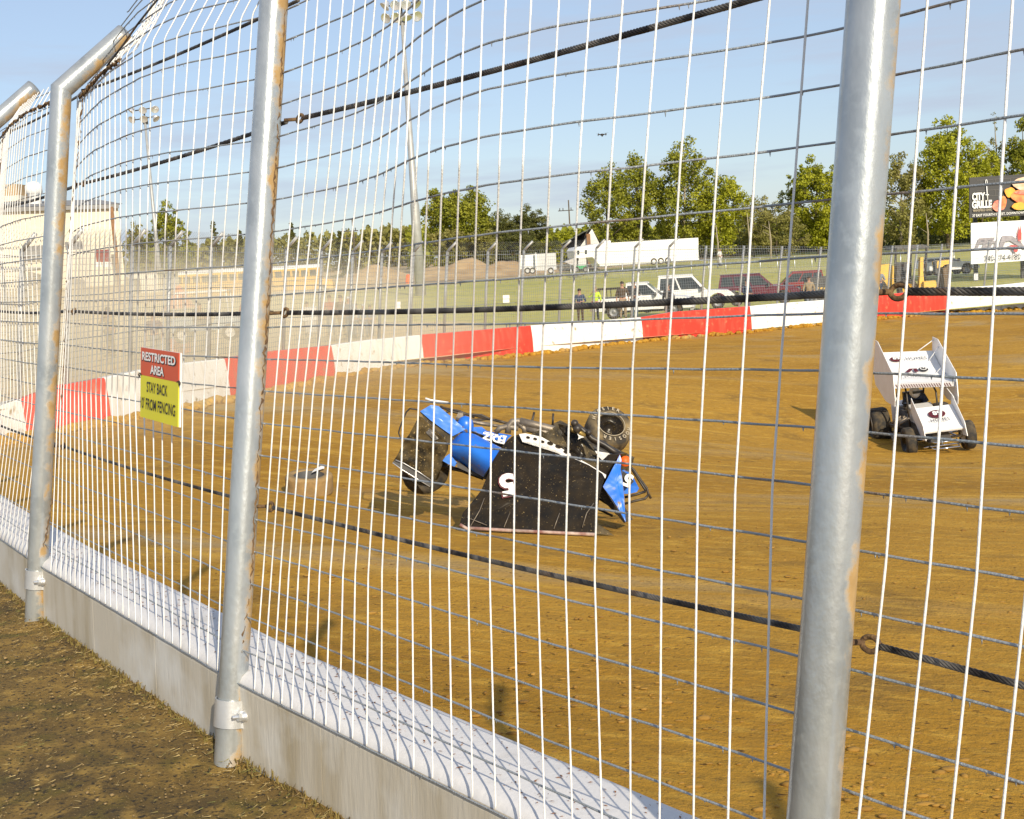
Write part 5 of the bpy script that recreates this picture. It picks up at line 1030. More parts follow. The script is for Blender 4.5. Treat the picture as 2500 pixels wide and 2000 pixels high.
# ================================================================== billboards at the right edge
bb = thing('billboard', tuple(on_inf(2450, 92)), 'two stacked billboards on dark posts at the right edge of the photo', 'billboard')
def bpt(u, v, Y=92): return at(u, v, Y)
def panel(uL, uR, vTL, vBL, vTR, vBR, m, nm, Y=92, th=.12):
    b = MB(); b.prism([bpt(uL, vBL, Y), bpt(uR, vBR, Y), bpt(uR, vTR, Y), bpt(uL, vTL, Y)], (0, -th, 0)); return b.build(nm, m if not isinstance(m, str) else M[m], bb)
panel(2367, 2640, 434, 533, 416, 519, 'blacklet', 'upper_panel'); panel(2371, 2640, 545, 645, 530, 628, 'white2', 'lower_panel')
bt = bpt(2500, 500)-bpt(2400, 506.5); bt /= np.linalg.norm(bt); bu = np.array([0, 0, 1.]); 
mort = mat('mortar_lines', (.16, .15, .14), rough=.8)
b = MB()
for k, v in enumerate((441, 454, 467, 481)):
    b.prism([bpt(2385, v, 91.97), bpt(2640, v-16, 91.97), bpt(2640, v-16.8, 91.97), bpt(2385, v-.8, 91.97)], (0, -.01, 0))
    for j in range(7): u = 2394+(k % 2)*18+j*36; dv = -(u-2385)*.063; b.prism([bpt(u, v+dv, 91.97), bpt(u+.8, v+dv, 91.97), bpt(u+.8, v+dv+13, 91.97), bpt(u, v+dv+13, 91.97)], (0, -.01, 0))
b.build('brick_pattern', mort, bb)
def btxt(s_, u, v, wpx, hpx, m, bold=.02, nm='lettering'):
    text_mesh(nm, s_, bpt(u, v, 91.9), bt, bu, wpx/FPX*92, hpx/FPX*92, M[m], bb, bold=bold, lift=.02)
btxt('CITY', 2389, 480, 32, 19, 'whitelet', .05); btxt('GRILLE', 2397, 499, 49, 19, 'whitelet', .05); btxt('MANSFIELD OHIO', 2399, 513, 46, 6, 'palelet', .02)
btxt('37 EAST FOURTH STREET, DOWNTOWN MANSFIELD', 2458, 522, 168, 7, 'whitelet', .01)
b = MB(); b.tube([bpt(2408+2.2*cos(t), 446+7*sin(t), 91.9) for t in np.linspace(0, 2*pi, 14)[:-1]], .03, 5, closed=True); b.tube([bpt(2408.5, 453, 91.9), bpt(2411, 492, 91.9)], .045, 5); b.tube([bpt(2405, 476, 91.9), bpt(2414, 476, 91.9)], .05, 5); b.build('spatula_mark', M['whitelet'], bb)
def blob(u, v, ru, rv, col, nm, Yo=91.85):
    P = [bpt(u+ru*cos(a)*(1+.12*sin(3*a+u)), v+rv*sin(a)*(1+.1*sin(4*a)), Yo) for a in np.linspace(0, -2*pi, 20)[:-1]]; b = MB(); b.prism(P, (0, -.02, 0)); b.build(nm, col, bb)
cb = {n: mat('print_'+n, c, c2, scale=3, rough=.6) for n, c, c2 in (('bun', (.75, .55, .42), (.6, .35, .2)), ('tomato', (.75, .13, .03), (.85, .30, .08)), ('cheese', (.85, .42, .02), (.8, .3, .02)), ('bacon', (.65, .08, .05), (.8, .3, .2)), ('lettuce', (.25, .35, .05), (.5, .5, .1)))}
blob(2438, 502, 15, 14, cb['bacon'], 'bacon_print'); blob(2448, 494, 10, 15, cb['tomato'], 'tomato_print', 91.82); blob(2466, 470, 13, 12, cb['cheese'], 'cheese_print', 91.82); blob(2500, 478, 30, 18, cb['tomato'], 'tomato_print', 91.80); blob(2496, 505, 26, 8, cb['lettuce'], 'lettuce_print', 91.80); blob(2488, 503, 17, 9, cb['cheese'], 'cheese_print', 91.78); blob(2500, 448, 26, 16, cb['bun'], 'bun_print', 91.78); blob(2500, 470, 22, 5, cb['bacon'], 'onion_print', 91.76)
pg = mat('print_grey', (.24, .22, .25), (.32, .30, .33), rough=.6)
for k, ch in enumerate('FEH'):
    text_mesh('lettering', ch, bpt(2393+k*17, 594-k, 91.9), bt, bu+bt*.45, 17/FPX*92, 27/FPX*92, pg, bb, bold=.06, lift=.02)
b = MB(); b.prism([bpt(u, v, 91.86) for u, v in ((2438, 605), (2447, 576), (2470, 575), (2492, 590), (2500, 600), (2520, 606), (2500, 609), (2466, 588), (2455, 590), (2448, 606))], (0, -.02, 0)); b.build('roof_mark', pg, bb)
rm = mat('print_red', (.62, .05, .03), (.45, .06, .06), rough=.6)
for base_u, base_v, ang0, n, ln in ((2494, 586, 95, 6, 40), (2486, 600, 175, 6, 26)):
    for k in range(n):
        a = radians(ang0+k*6); L_ = ln*(1-.11*k); du, dv = cos(a)*L_, -sin(a)*L_; b = MB(); b.prism([bpt(base_u, base_v+k*2, 91.82-.01*k), bpt(base_u+du*.5+2, base_v+dv*.5+4+k*2, 91.82-.01*k), bpt(base_u+du, base_v+dv+k*2, 91.82-.01*k), bpt(base_u+du*.5-3, base_v+dv*.5-1+k*2, 91.82-.01*k)][::-1], (0, -.01, 0)); b.build('wing_feather', rm, bb)
btxt('740-474-4180', 2447, 629, 88, 15, 'blacklet', -.004)
for u in (2382, 2497, 2600):
    b = MB(); p = bpt(u, 645, 93.6); gz = float(zinf(p[0], p[1])); b.box((p[0], p[1], (gz-.5+bpt(u, 440, 92)[2])/2), (.28, .22, bpt(u, 440, 92)[2]-gz+.3)); b.build('post', M['darkgrey'], bb)
nt_ = thing('notice', tuple(bpt(2383, 676, 68)), 'small blank white notice hung on the fence under the billboards', 'notice', group='small white notices on the far fence'); b = MB(); wbox(b, 2378, 2388, 668, 684, 68, .02); b.build('board', M['white'], nt_)
for u, v, w_, h_, lb in ((1236, 730, 16, 19, 'white two part notice on the far fence above the third red length'), (973, 745, 10, 17, 'small white notice on the far fence above the white length left of it')):
    Y = fary(u)-.3; nt_ = thing('notice', tuple(at(u, v, Y)), lb, 'notice', group='small white notices on the far fence')
    for dv in (-.26*h_, .26*h_): b = MB(); wbox(b, u-w_/2, u+w_/2, v+dv-h_*.23, v+dv+h_*.23, Y, .02); b.build('board', M['white'], nt_)
# drone
dr = thing('drone', tuple(at(1470, 329, 60)), 'small dark quadcopter drone hovering in the sky', 'drone'); c_ = at(1470, 329, 60)
b = MB(); b.ball(c_, (.11, .16, .05), 10); b.box(c_-np.array([0, 0, .06]), (.06, .06, .06)); b.build('body', M['darktube'], dr)
for sx in (-1, 1):
    for sy in (-1, 1):
        e = c_+np.array([sx*.19, sy*.14, .02]); b = MB(); b.tube([c_, e], .014, 5); b.tube([e-np.array([0, 0, .06]), e+np.array([0, 0, .03])], .016, 6); b.build('arm', M['darktube'], dr)
        b = MB(); a = .5*sx+sy; b.box(e+np.array([0, 0, .04]), (.22, .018, .004), np.array([[cos(a), -sin(a), 0], [sin(a), cos(a), 0], [0, 0, 1]])); b.build('rotor', M['darktube'], dr)

# ================================================================== wrecked winged sprint car lying on its side
def Q(x, y, Y): return at(900+x/2.875, 940+y/2.875, Y)          # readings off the middle view
def D1(x, y, Y): return at(950+x/6.9, 970+y/6.9, Y)
def D2(x, y, Y): return at(1200+x/5.074, 960+y/5.074, Y)
KY = float((on_track(1300, 1302)-EYE) @ f_)/15.75*.985
_at0 = at
def at(u, v, Y): return _at0(u, v, Y*KY)
wr = thing('wrecked_sprint_car', tuple(on_track(1300, 1300)), 'wrecked blue and black winged race car on its side, number 5 on its wing board', 'race car')
def sheet(pts, th, nm, m, parent=wr): b = MB(); b.prism(pts, th); return b.build(nm, M[m] if isinstance(m, str) else m, parent)
away = np.array([.12, .35, -.05]); away /= np.linalg.norm(away)
def skinpatch(pts, nm, m, th=.012, crump=0., parent=wr, sub=14, seed=1):
    """filled sheet-metal panel from an outline, subdivided and dented; has thickness"""
    P = [np.array(p) for p in pts]; c = sum(P)/len(P); b = MB(); N = len(P); vs = [c]; fs = []
    nn = np.zeros(3)
    for i in range(N): nn += np.cross(P[i]-c, P[(i+1) % N]-c)
    nn /= np.linalg.norm(nn)
    if nn @ (EYE-c) < 0: nn = -nn
    R = 7; S = 5; ring = []
    out = []
    for i in range(N):
        for s_ in range(S): out.append(P[i]+(P[(i+1) % N]-P[i])*s_/S)
    n = len(out); V = []
    for k in range(1, R+1):
        for p in out:
            q = c+(p-c)*k/R; d = crump*(fbm(q[0]*5+seed, q[2]*5, 2.2, 4, seed)+.5*fbm(q[2]*3, q[1]*3+q[0]*3, 4, 2, seed+1)) if crump else 0
            V.append(q+nn*float(d))
    V = [c]+V
    F_ = [(0, 1+i, 1+(i+1) % n) for i in range(n)]+[(1+(k)*n+i, 1+(k+1)*n+i, 1+(k+1)*n+(i+1) % n, 1+k*n+(i+1) % n) for k in range(R-1) for i in range(n)]
    back = [v-nn*th for v in V]; o = len(V)
    b.add(V+back, F_+[tuple(o+i for i in f)[::-1] for f in F_]+[(1+(R-1)*n+i, o+1+(R-1)*n+i, o+1+(R-1)*n+(i+1) % n, 1+(R-1)*n+(i+1) % n) for i in range(n)], 0, False)
    return b.build(nm, M[m] if isinstance(m, str) else m, parent), nn
# big wing side board (black, number 5)
Yb_, Yt_ = 15.75, 16.35
def YB(y): return Yt_+(Yb_-Yt_)*(y-340)/680
bp = [(960, 400), (1010, 360), (1060, 345), (1120, 372), (1230, 425), (1400, 500), (1540, 560), (1640, 622), (1656, 650), (1640, 700), (1618, 800), (1605, 900), (1592, 1042), (1300, 1036), (1000, 1022), (712, 1008), (640, 975), (660, 900), (720, 830), (790, 740), (840, 620), (880, 520)]
wing, wn_ = skinpatch([Q(x, y, YB(y)) for x, y in bp], 'wing_side_board', 'black', .02, .005)
# wing body behind the board: centre section going away from the viewer
ctr = [Q(720, 1000, 15.8), Q(1580, 1035, 15.8), Q(1640, 640, 16.3), Q(1060, 350, 16.35), Q(830, 640, 16.1)]
b = MB(); dpt = np.array([.55, 1.15, .05]); b.prism([p+away*.04 for p in [Q(1060, 380, 16.35), Q(1620, 660, 16.3), Q(1590, 760, 16.2), Q(1040, 470, 16.25)]], -dpt); b.build('wing_centre_section', M['blackdirt'], wr)
b = MB()
for p, q in (((705, 1005), (1000, 1022)), ((1000, 1022), (1590, 1050)), ((640, 980), (712, 1022))): b.tube([Q(*p, 15.72), Q(*q, 15.72)], .022, 6)
b.build('board_edge', mat('scraped_edge', (.50, .40, .34), (.25, .12, .10), scale=9, rough=.6), wr)
b = MB()
for l_ in ([(710, 1000), (780, 880), (812, 795)], [(690, 930), (830, 985)], [(950, 1000), (990, 900)], [(1300, 1010), (1340, 900)], [(1500, 1000), (1530, 900), (1580, 830)]): b.tube([Q(x, y, YB(y)-.03) for x, y in l_], .006, 5)
b.build('board_rib', M['header'], wr)
# number 5 drawn on the board
def on_board(x, y, d=-.035): return Q(x, y, YB(y)+d)
five = [(912, 690), (908, 660), (918, 640), (940, 622), (975, 614), (1012, 618), (1020, 700), (980, 712), (974, 690), (972, 665), (966, 657), (958, 660), (956, 676), (962, 715), (1030, 722), (1041, 780), (985, 790), (975, 772), (990, 765), (935, 792), (930, 740), (975, 728), (945, 715), (922, 706)]
def strokes(segs, wid, fn, nm, m, parent=wr, ysc=1.):
    b = MB()
    for a, c_ in segs:
        a = np.array(a, float); c_ = np.array(c_, float); d = (c_-a)/np.linalg.norm(c_-a); n_ = np.array([-d[1], d[0]])*wid/2; e = d*wid*.32
        b.prism([fn(*(a-e-n_)), fn(*(c_+e-n_)), fn(*(c_+e+n_)), fn(*(a-e+n_))], (0, -.004, 0))
    return b.build(nm, M[m] if isinstance(m, str) else m, parent)
fs = [((1015, 634), (955, 640)), ((955, 640), (930, 660)), ((930, 660), (938, 700)), ((938, 700), (960, 716)), ((960, 716), (1018, 690)), ((1018, 690), (1030, 770)), ((1034, 772), (936, 788))]
b5x = on_board(1010, 700)-on_board(940, 712); b5x /= np.linalg.norm(b5x); b5y = on_board(965, 630)-on_board(985, 780); b5y -= b5x*(b5y @ b5x); b5y /= np.linalg.norm(b5y)
text_mesh('number_shadow', '5', on_board(972, 706, -.03), -b5x, -b5y, 122/2.875/FPX*15.9*KY, 186/2.875/FPX*15.9*KY, M['maroonlet'], wr, bold=.07, lift=.012)
text_mesh('number_five', '5', on_board(974, 704, -.03), -b5x, -b5y, 106/2.875/FPX*15.9*KY, 170/2.875/FPX*15.9*KY, M['whitelet'], wr, bold=.045, lift=.022)
# perforated white brace
bpts = [(1055, 345), (1100, 340), (1215, 365), (1330, 430), (1450, 505), (1560, 565), (1668, 632), (1662, 655), (1640, 650), (1560, 620), (1440, 545), (1330, 480), (1200, 400), (1080, 400)]
def brace_Y(x): return 16.22-.02*(x-1055)/600
br, _ = skinpatch([Q(x, y, brace_Y(x)) for x, y in bpts], 'perforated_brace', 'white', .012, .0)
for k, (x, y) in enumerate([(1120, 368), (1170, 378), (1222, 398), (1275, 410), (1332, 432), (1390, 470), (1440, 492), (1478, 515)]):
    b = MB(); ra, rb_ = (22, 11) if k > 2 else (14, 8); P = [Q(x+ra*cos(a)*.94-rb_*sin(a)*.34, y+ra*cos(a)*.34+rb_*sin(a)*.94, brace_Y(x)-.02) for a in np.linspace(0, -2*pi, 14)[:-1]]; b.prism(P, (0, -.006, 0)); b.build('brace_hole', M['black'], wr)
# crumpled black body behind the brace
for k, (pts, m) in enumerate([([(1215, 362), (1330, 275), (1345, 320), (1400, 440), (1330, 430)], 'blackdirt'), ([(1330, 275), (1425, 290), (1500, 420), (1530, 520), (1440, 500), (1380, 440)], 'black'), ([(1425, 290), (1480, 330), (1560, 430), (1660, 530), (1620, 620), (1530, 560), (1490, 470)], 'blackdirt'), ([(1570, 420), (1660, 470), (1750, 505), (1690, 570), (1650, 560), (1600, 500)], 'darkgrey')]):
    skinpatch([Q(x, y, 16.6+.12*k+(420-y)*.0006) for x, y in pts], 'crumpled_panel', m, .01, .05, seed=k+2)
skinpatch([D2(x, y, 16.7) for x, y in [(1280, 715), (1500, 750), (1550, 800), (1520, 875), (1400, 860), (1330, 790)]], 'torn_white_panel', 'white', .01, .03, seed=8)
b = MB(); P = [(1000, 380), (1060, 400), (1180, 500), (1240, 560), (1400, 640), (1500, 710), (1590, 755)]; b.tube([D2(x, y, 16.65) for x, y in P], .035, 7); b.tube([D2(x+8, y+38, 16.7) for x, y in P[2:]], .02, 6); b.build('frame_rail', M['darktube'], wr)
b = MB(); [b.ball(D2(x, y, 16.6), r, 8) for x, y, r in ((1030, 375, .05), (1200, 490, .04), (1060, 440, .06))]; b.build('linkage', M['darktube'], wr)
skinpatch([D2(x, y, 16.6) for x, y in [(1060, 500), (1090, 520), (1150, 545), (1110, 555), (1070, 575), (1080, 540)]], 'torn_scrap', 'white', .008, .02, seed=4)
b = MB(); b.tube([D2(x, y, 16.62) for x, y in ((980, 420), (1000, 460), (1080, 480), (1160, 530))], .03, 7); b.build('bent_bracket', mat('brassy_metal', (.40, .28, .08), (.2, .14, .05), rough=.5, metal=.6), wr)
# roll cage and frame tubes above the body
tubes = [[(40, 330), (220, 380)], [(-150, 285), (60, 340), (220, 385), (480, 450)], [(530, 235), (480, 440)], [(765, 250), (755, 430)], [(220, 380), (700, 490)]]
b = MB()
for l_ in tubes: b.tube([D2(x, y, 17.3) for x, y in l_], .016, 6)
for l_ in ([(860, 150), (1040, 240), (1300, 290), (1560, 300), (1700, 370), (2010, 450)], [(1380, 290), (1690, 370)], [(1250, 280), (1300, 380), (1690, 370)], [(1000, 240), (960, 260)], [(860, 170), (1200, 240), (1440, 340)], [(1380, 400), (1640, 370)]): b.tube([D1(x, y, 17.3) for x, y in l_], .016, 6)
b.build('roll_cage', M['darktube'], wr)
# exhaust headers
b = MB()
for l_, r in (([(50, 490), (110, 430), (200, 410), (330, 440)], .036), ([(200, 500), (215, 400), (260, 350), (330, 345), (400, 400)], .042), ([(320, 355), (370, 400), (410, 440), (415, 490)], .038), ([(350, 350), (560, 400), (760, 450), (820, 470)], .052), ([(430, 440), (620, 480), (780, 500)], .045)): b.tube([D2(x, y, 17.0) for x, y in l_], r, 10)
b.build('exhaust_headers', M['header'], wr)
b = MB(); b.tube([D1(x, y, 17.1) for x, y in ((1120, 370), (1300, 395), (1540, 440), (1700, 465))], .026, 8); b.tube([D1(x, y, 17.1) for x, y in ((1690, 460), (1860, 490))], .02, 8); b.build('torsion_tube', M['header'], wr)
b = MB(); b.prism([D1(x, y, 17.2) for x, y in ((1160, 260), (1240, 270), (1260, 370), (1120, 370))], (0, -.1, 0)); b.build('radiator', M['header'], wr)
# blue body panels
def curved(pts_top, pts_bot, Y0, bulge, nm, m, n=10):
    T_ = curve([tuple(p) for p in pts_top], 14); B_ = curve([tuple(p) for p in pts_bot], 14); G = np.zeros((14, n, 3))
    for j in range(n):
        f = j/(n-1); x = T_[:, 0]*(1-f)+B_[:, 0]*f; y = T_[:, 1]*(1-f)+B_[:, 1]*f
        for i in range(14): G[i, j] = D1(x[i], y[i], Y0[0]+(Y0[1]-Y0[0])*i/13-bulge*sin(pi*f)**.7)
    b = MB(); b.grid(G); G2 = G+away*.05; b.grid(G2[::-1]); 
    for a, c_ in ((G[:, 0], G2[:, 0]), (G2[:, -1], G[:, -1]), (G2[0], G[0]), (G[-1], G2[-1])): b.grid(np.stack([a, c_], 1), sm=False)
    return b.build(nm, M[m], wr)
curved([(1060, 720), (1220, 598), (1400, 612), (1880, 862)], [(1060, 1035), (1250, 1140), (1420, 1250), (1585, 1345)], (17.0, 16.6), .30, 'tail_tank_cover', 'blue')
b = MB(); b.prism([D1(x, y, 16.75) for x, y in ((1140, 1090), (1420, 1250), (1585, 1345), (1640, 1390), (1560, 1370), (1380, 1290), (1150, 1180))], -away*.25); b.prism([D1(x, y, 16.7) for x, y in ((1585, 1345), (1795, 985), (1800, 1030), (1640, 1390))], -away*.25); b.build('cover_underside', M['darkgrey'], wr)
skinpatch([D1(x, y, 17.0) for x, y in ((1390, 505), (1560, 498), (1575, 560), (1760, 590), (2065, 640), (2000, 700), (1930, 800), (1560, 640), (1400, 580))], 'hood_panel', 'blue', .02, .008, seed=5)
b = MB(); b.prism([D1(x, y, 16.95) for x, y in ((1390, 570), (1560, 632), (1700, 690), (1930, 790), (1890, 850), (1400, 612))], -away*.12); b.build('hood_gap', M['black'], wr)
hx = D1(1930, 690, 16.9)-D1(1560, 600, 16.9); hx /= np.linalg.norm(hx); hy = -(D1(1700, 560, 16.9)-D1(1680, 640, 16.9)); hy -= hx*(hy @ hx); hy /= np.linalg.norm(hy)
text_mesh('lettering', 'FDIZ', D1(1760, 690, 16.88), -hx, hy, 400/6.9/FPX*16.9*KY, 110/6.9/FPX*16.9, M['whitelet'], wr, bold=.05, lift=.01)
text_mesh('lettering', 'grafix', D1(1790, 632, 16.88), -hx, hy, 400/6.9/FPX*16.9*KY, 48/6.9/FPX*16.9, M['whitelet'], wr, bold=.03, lift=.01)
b = MB(); b.ball(D1(1285, 480, 17.0), (.11, .10, .13), 10); b.tube([D1(1250, 400, 17.0), D1(1320, 560, 17.0)], .05, 8); b.build('steering_box', M['blue'], wr)
# front wing
skinpatch([D1(x, y, 16.9) for x, y in ((520, 235), (600, 190), (700, 130), (830, 150), (1060, 340), (1285, 540), (1180, 600), (1070, 655), (880, 520), (700, 390))], 'front_wing_top', 'lblue', .03, .010, seed=6)
b = MB(); b.prism([D1(x, y, 16.93) for x, y in ((520, 245), (700, 400), (880, 530), (1070, 665), (1230, 590), (1210, 640), (1060, 730), (1020, 790), (700, 560))], -away*.35); b.build('front_wing_underside', M['blackdirt'], wr)
fb, _ = skinpatch([D1(x, y, 16.75+(y-700)*.0003) for x, y in ((500, 330), (560, 345), (700, 470), (880, 640), (1000, 790), (990, 900), (940, 1000), (880, 1180), (760, 1420), (690, 1400), (420, 1250), (160, 1110), (60, 1100), (150, 960), (240, 760), (330, 640), (430, 460))], 'front_wing_side_board', 'blackdirt', .02, .03, seed=7)
skinpatch([D1(x, y, 16.68) for x, y in ((60, 1095), (110, 1055), (250, 1110), (500, 1255), (740, 1420), (690, 1505), (450, 1360), (220, 1220), (100, 1150))], 'board_lip', 'darkgrey', .02, .0, seed=3)
b = MB(); b.tube([D1(x, y, 16.64) for x, y in ((62, 1105), (220, 1222), (450, 1362), (690, 1508))], .007, 5); b.tube([D1(x, y, 16.64) for x, y in ((110, 1055), (250, 1112), (500, 1257), (740, 1420))], .005, 5); b.build('lip_trim', M['zinc'], wr)
sheetm = mat('scraped_metal', (.30, .28, .25), (.06, .05, .04), scale=7, rough=.35, metal=.6, bump=.4, bscale=8)
skinpatch([D1(x, y, 16.7) for x, y in ((560, 370), (640, 480), (720, 560), (830, 700), (770, 730), (640, 620), (560, 480))], 'creased_metal', sheetm, .01, .03, seed=9)
skinpatch([D1(x, y, 16.8) for x, y in ((900, 1070), (950, 1000), (1020, 950), (1090, 1040), (1150, 1110), (1100, 1170), (1000, 1130))], 'torn_blue_scrap', 'lblue', .015, .02, seed=10)
wheel(wr, D1(600, 1235, 17.15)-np.array(wr.location), (.25, -.9, -.35), .31, .22, 'black', 'rubber', 'front_wheel')
b = MB(); b.tube([D1(x, y, 17.0) for x, y in ((480, 212), (350, 190), (290, 250), (250, 340), (180, 520), (160, 600), (190, 680), (300, 705))], .012, 6); b.build('nerf_bar', M['darktube'], wr)
b = MB()
for l_ in ([(860, 1168), (1040, 1180), (1220, 1225)], [(960, 1190), (1220, 1240), (1590, 1375)], [(1000, 1180), (1100, 1100)]): b.tube([D1(x, y, 17.0) for x, y in l_], .02, 6)
b.build('front_axle', M['darktube'], wr)
b = MB(); b.tube([D1(x, y, 17.6) for x, y in ((610, 20), (700, 50), (1000, 95))], .016, 6); b.build('radius_rod', M['white'], wr)
# rear: blue boards, number, bumper, fuel cap
skinpatch([D2(x, y, 16.2+(y-760)*-.0004) for x, y in ((1590, 762), (1612, 830), (1600, 940), (1625, 1100), (1640, 1260), (1650, 1430), (1662, 1598), (1580, 1450), (1500, 1320), (1380, 1162), (1440, 1050), (1500, 930), (1545, 850))], 'rear_side_board', 'blue', .02, .012, seed=11)
b = MB(); b.prism([D2(x, y, 16.32) for x, y in ((1590, 755), (1380, 1162), (1660, 1600), (1640, 1610), (1500, 1440), (1340, 1290), (1320, 1170), (1300, 900), (1450, 760))], -away*.4); b.build('rear_board_shadow', M['black'], wr)  # black piece standing in for the shadow left of the blue board
skinpatch([D2(x, y, 16.6) for x, y in ((1612, 935), (1700, 975), (1765, 1060), (1828, 1180), (1800, 1225), (1720, 1245), (1645, 1250), (1628, 1090))], 'tail_panel', 'blue', .02, .01, seed=12)
fn = lambda x, y: D2(x, y, 16.54)
b = MB(); b.prism([fn(x, y) for x, y in ((1618, 960), (1700, 1010), (1765, 1095), (1680, 1180), (1625, 1120))], (0, -.004, 0)); b.build('number_patch', M['blacklet'], wr)
t5x = D2(1750, 1090, 16.5)-D2(1630, 1040, 16.5); t5x /= np.linalg.norm(t5x); t5y = D2(1660, 1000, 16.5)-D2(1700, 1170, 16.5); t5y -= t5x*(t5y @ t5x); t5y /= np.linalg.norm(t5y)
text_mesh('number_five', '5', D2(1688, 1078, 16.5), -t5x, -t5y, 105/5.074/FPX*16.5*KY, 165/5.074/FPX*16.5*KY, M['whitelet'], wr, bold=.045, lift=.01)
b = MB(); b.lathe(D2(1655, 845, 16.5), (.1, -.95, .2), [(0, -.1), (.05, -.1), (.05, -.02), (.068, -.02), (.068, .03), (0, .035)], 14); b.build('fuel_cap', M['orange'], wr)
b = MB()
for l_ in ([(1700, 905), (1760, 945), (1850, 1080), (1925, 1180), (1940, 1240), (1975, 1305)], [(1740, 945), (1900, 1190), (1915, 1215)], [(1650, 1290), (1800, 1255), (1912, 1215)], [(1650, 1370), (1760, 1340), (1900, 1308), (1940, 1262)], [(1320, 1300), (1450, 1380), (1560, 1500)], [(1330, 1440), (1500, 1520)]): b.tube([D2(x, y, 16.9) for x, y in l_], .017, 6)
b.build('rear_bumper', M['darktube'], wr)
skinpatch([Q(x, y, 15.9) for x, y in ((1530, 945), (1590, 960), (1725, 1058), (1600, 1045), (1480, 1040))], 'bent_corner', 'blackdirt', .012, .02, seed=13)
# rear wheel with white lettering
RC = at(1492, 1036, 19.6/KY); vd = RC-EYE; vd /= np.linalg.norm(vd); ax = -vd*cos(radians(41))+(np.array([0, 0, 1])*.86+np.array([1, 0, 0])*.50)*sin(radians(41)); ax /= np.linalg.norm(ax)
RW = .375; rw = wheel(wr, RC-ax*.17-np.array(wr.location), ax, RW, .34, 'black', 'dustytyre', 'rear_wheel')
e1 = np.cross(ax, (0, 0, 1)); e1 /= np.linalg.norm(e1); e2 = np.cross(ax, e1); fc = RC-ax*.17+ax*.195
if e2[2] < 0: e2 = -e2
if e1[0] < 0: e1 = -e1
for word, a0, flip in (('HOOSIER', 100, 1), ('HOOSIER', -80, 1)):
    for k, ch in enumerate(word):
        a = radians(a0-(k-3)*17); p = fc+RW*.79*(cos(a)*e1+sin(a)*e2); yd_ = (cos(a)*e1+sin(a)*e2); xd_ = np.cross(yd_, ax); 
        text_mesh('lettering', ch, p, xd_, yd_, None, .062, M['palelet'], rw_parent := wr, bold=.03, lift=.004)
b = MB(); b.tube([fc-ax*.01+RW*.60*(cos(t)*e1+sin(t)*e2) for t in np.linspace(0, 2*pi, 33)[:-1]], .007, 5, closed=True); b.build('rim_ring', M['palelet'], wr)
# loose wheel lying flat
at = _at0
LW = on_track(757, 1205); lw_ = thing('loose_wheel', tuple(LW), 'mud caked tyre and wheel lying flat on the track left of the wreck', 'wheel')
b = MB(); ax = np.array([.06, -.10, 1]); ax /= np.linalg.norm(ax); c_ = LW+np.array([0, 0, .15]); R0 = .36
prof = [(R0*.6, -.13), (R0*.9, -.15), (R0*.98, -.13)]+[(R0*(1.0 if k % 2 else .985), -.12+.24*k/14) for k in range(15)]+[(R0*.98, .13), (R0*.9, .155), (R0*.66, .15), (R0*.6, .10), (R0*.6, -.13)]
b.lathe(c_, ax, prof, 34); b.build('tyre', M['dustrubber'], lw_); b = MB(); b.lathe(c_, ax, [(0, .02), (R0*.3, .03), (R0*.5, .0), (R0*.6, .12), (R0*.64, .14)], 24); b.build('rim', M['darkgrey'], lw_)
skinpatch([c_+ax*.16+np.array(q) for q in ((.03, .1, 0), (.22, .12, .05), (.2, .25, .09), (.05, .2, .02))], 'torn_liner', 'white', .006, .01, parent=lw_, seed=2)

# ================================================================== white winged sprint car running toward the camera
cp = on_track(2256, 1086)
sc = thing('winged_sprint_car', tuple(cp), 'white winged sprint car number 89 driving on the dirt toward the wreck', 'race car'); sc.rotation_mode = 'XYZ'; sc.rotation_euler = (radians(0), radians(4), radians(180-2))
k_ = float(np.linalg.norm(cp-EYE))*98/FPX; sc.scale = (k_, k_, k_)
# local: +y forward, +x the car's right
def LM(b, nm, m): return b.build(nm, M[m] if isinstance(m, str) else m, sc, True)
for sx, y, R, w_, rim in ((-1, 1.15, .33, .23, 'white'), (1, 1.15, .33, .23, 'black')): wheel(sc, (sx*.66, y, R), (sx, 0, 0), R, w_, rim, 'rubber', 'front_wheel')
for sx, R, w_ in ((-1, .40, .36), (1, .43, .44)): wheel(sc, (sx*.76, -1.0, R), (sx, 0, 0), R, w_, 'black', 'rubber', 'rear_wheel')
b = MB(); b.tube([(-.6, 1.15, .33), (.6, 1.15, .33)], .032, 8); b.tube([(-.4, 1.45, .22), (.42, 1.42, .20)], .022, 8); b.tube([(-.5, 1.2, .30), (-.35, .3, .35)], .02, 6); b.tube([(.5, 1.2, .30), (.35, .3, .35)], .02, 6); b.tube([(-.55, 1.1, .42), (.1, 1.12, .44)], .018, 6); LM(b, 'front_axle', 'chrome')
b = MB(); b.tube([(-.32, 1.5, .22), (-.28, 1.75, .2), (.28, 1.75, .2), (.32, 1.5, .22)], .02, 6); b.tube([(-.3, 1.5, .34), (-.25, 1.72, .34), (.25, 1.72, .34), (.3, 1.5, .34)], .018, 6); LM(b, 'front_bumper', 'chrome')
b = MB(); b.tube([(-.6, -1.0, .40), (.6, -1.0, .42)], .05, 8); LM(b, 'rear_axle', 'darktube')
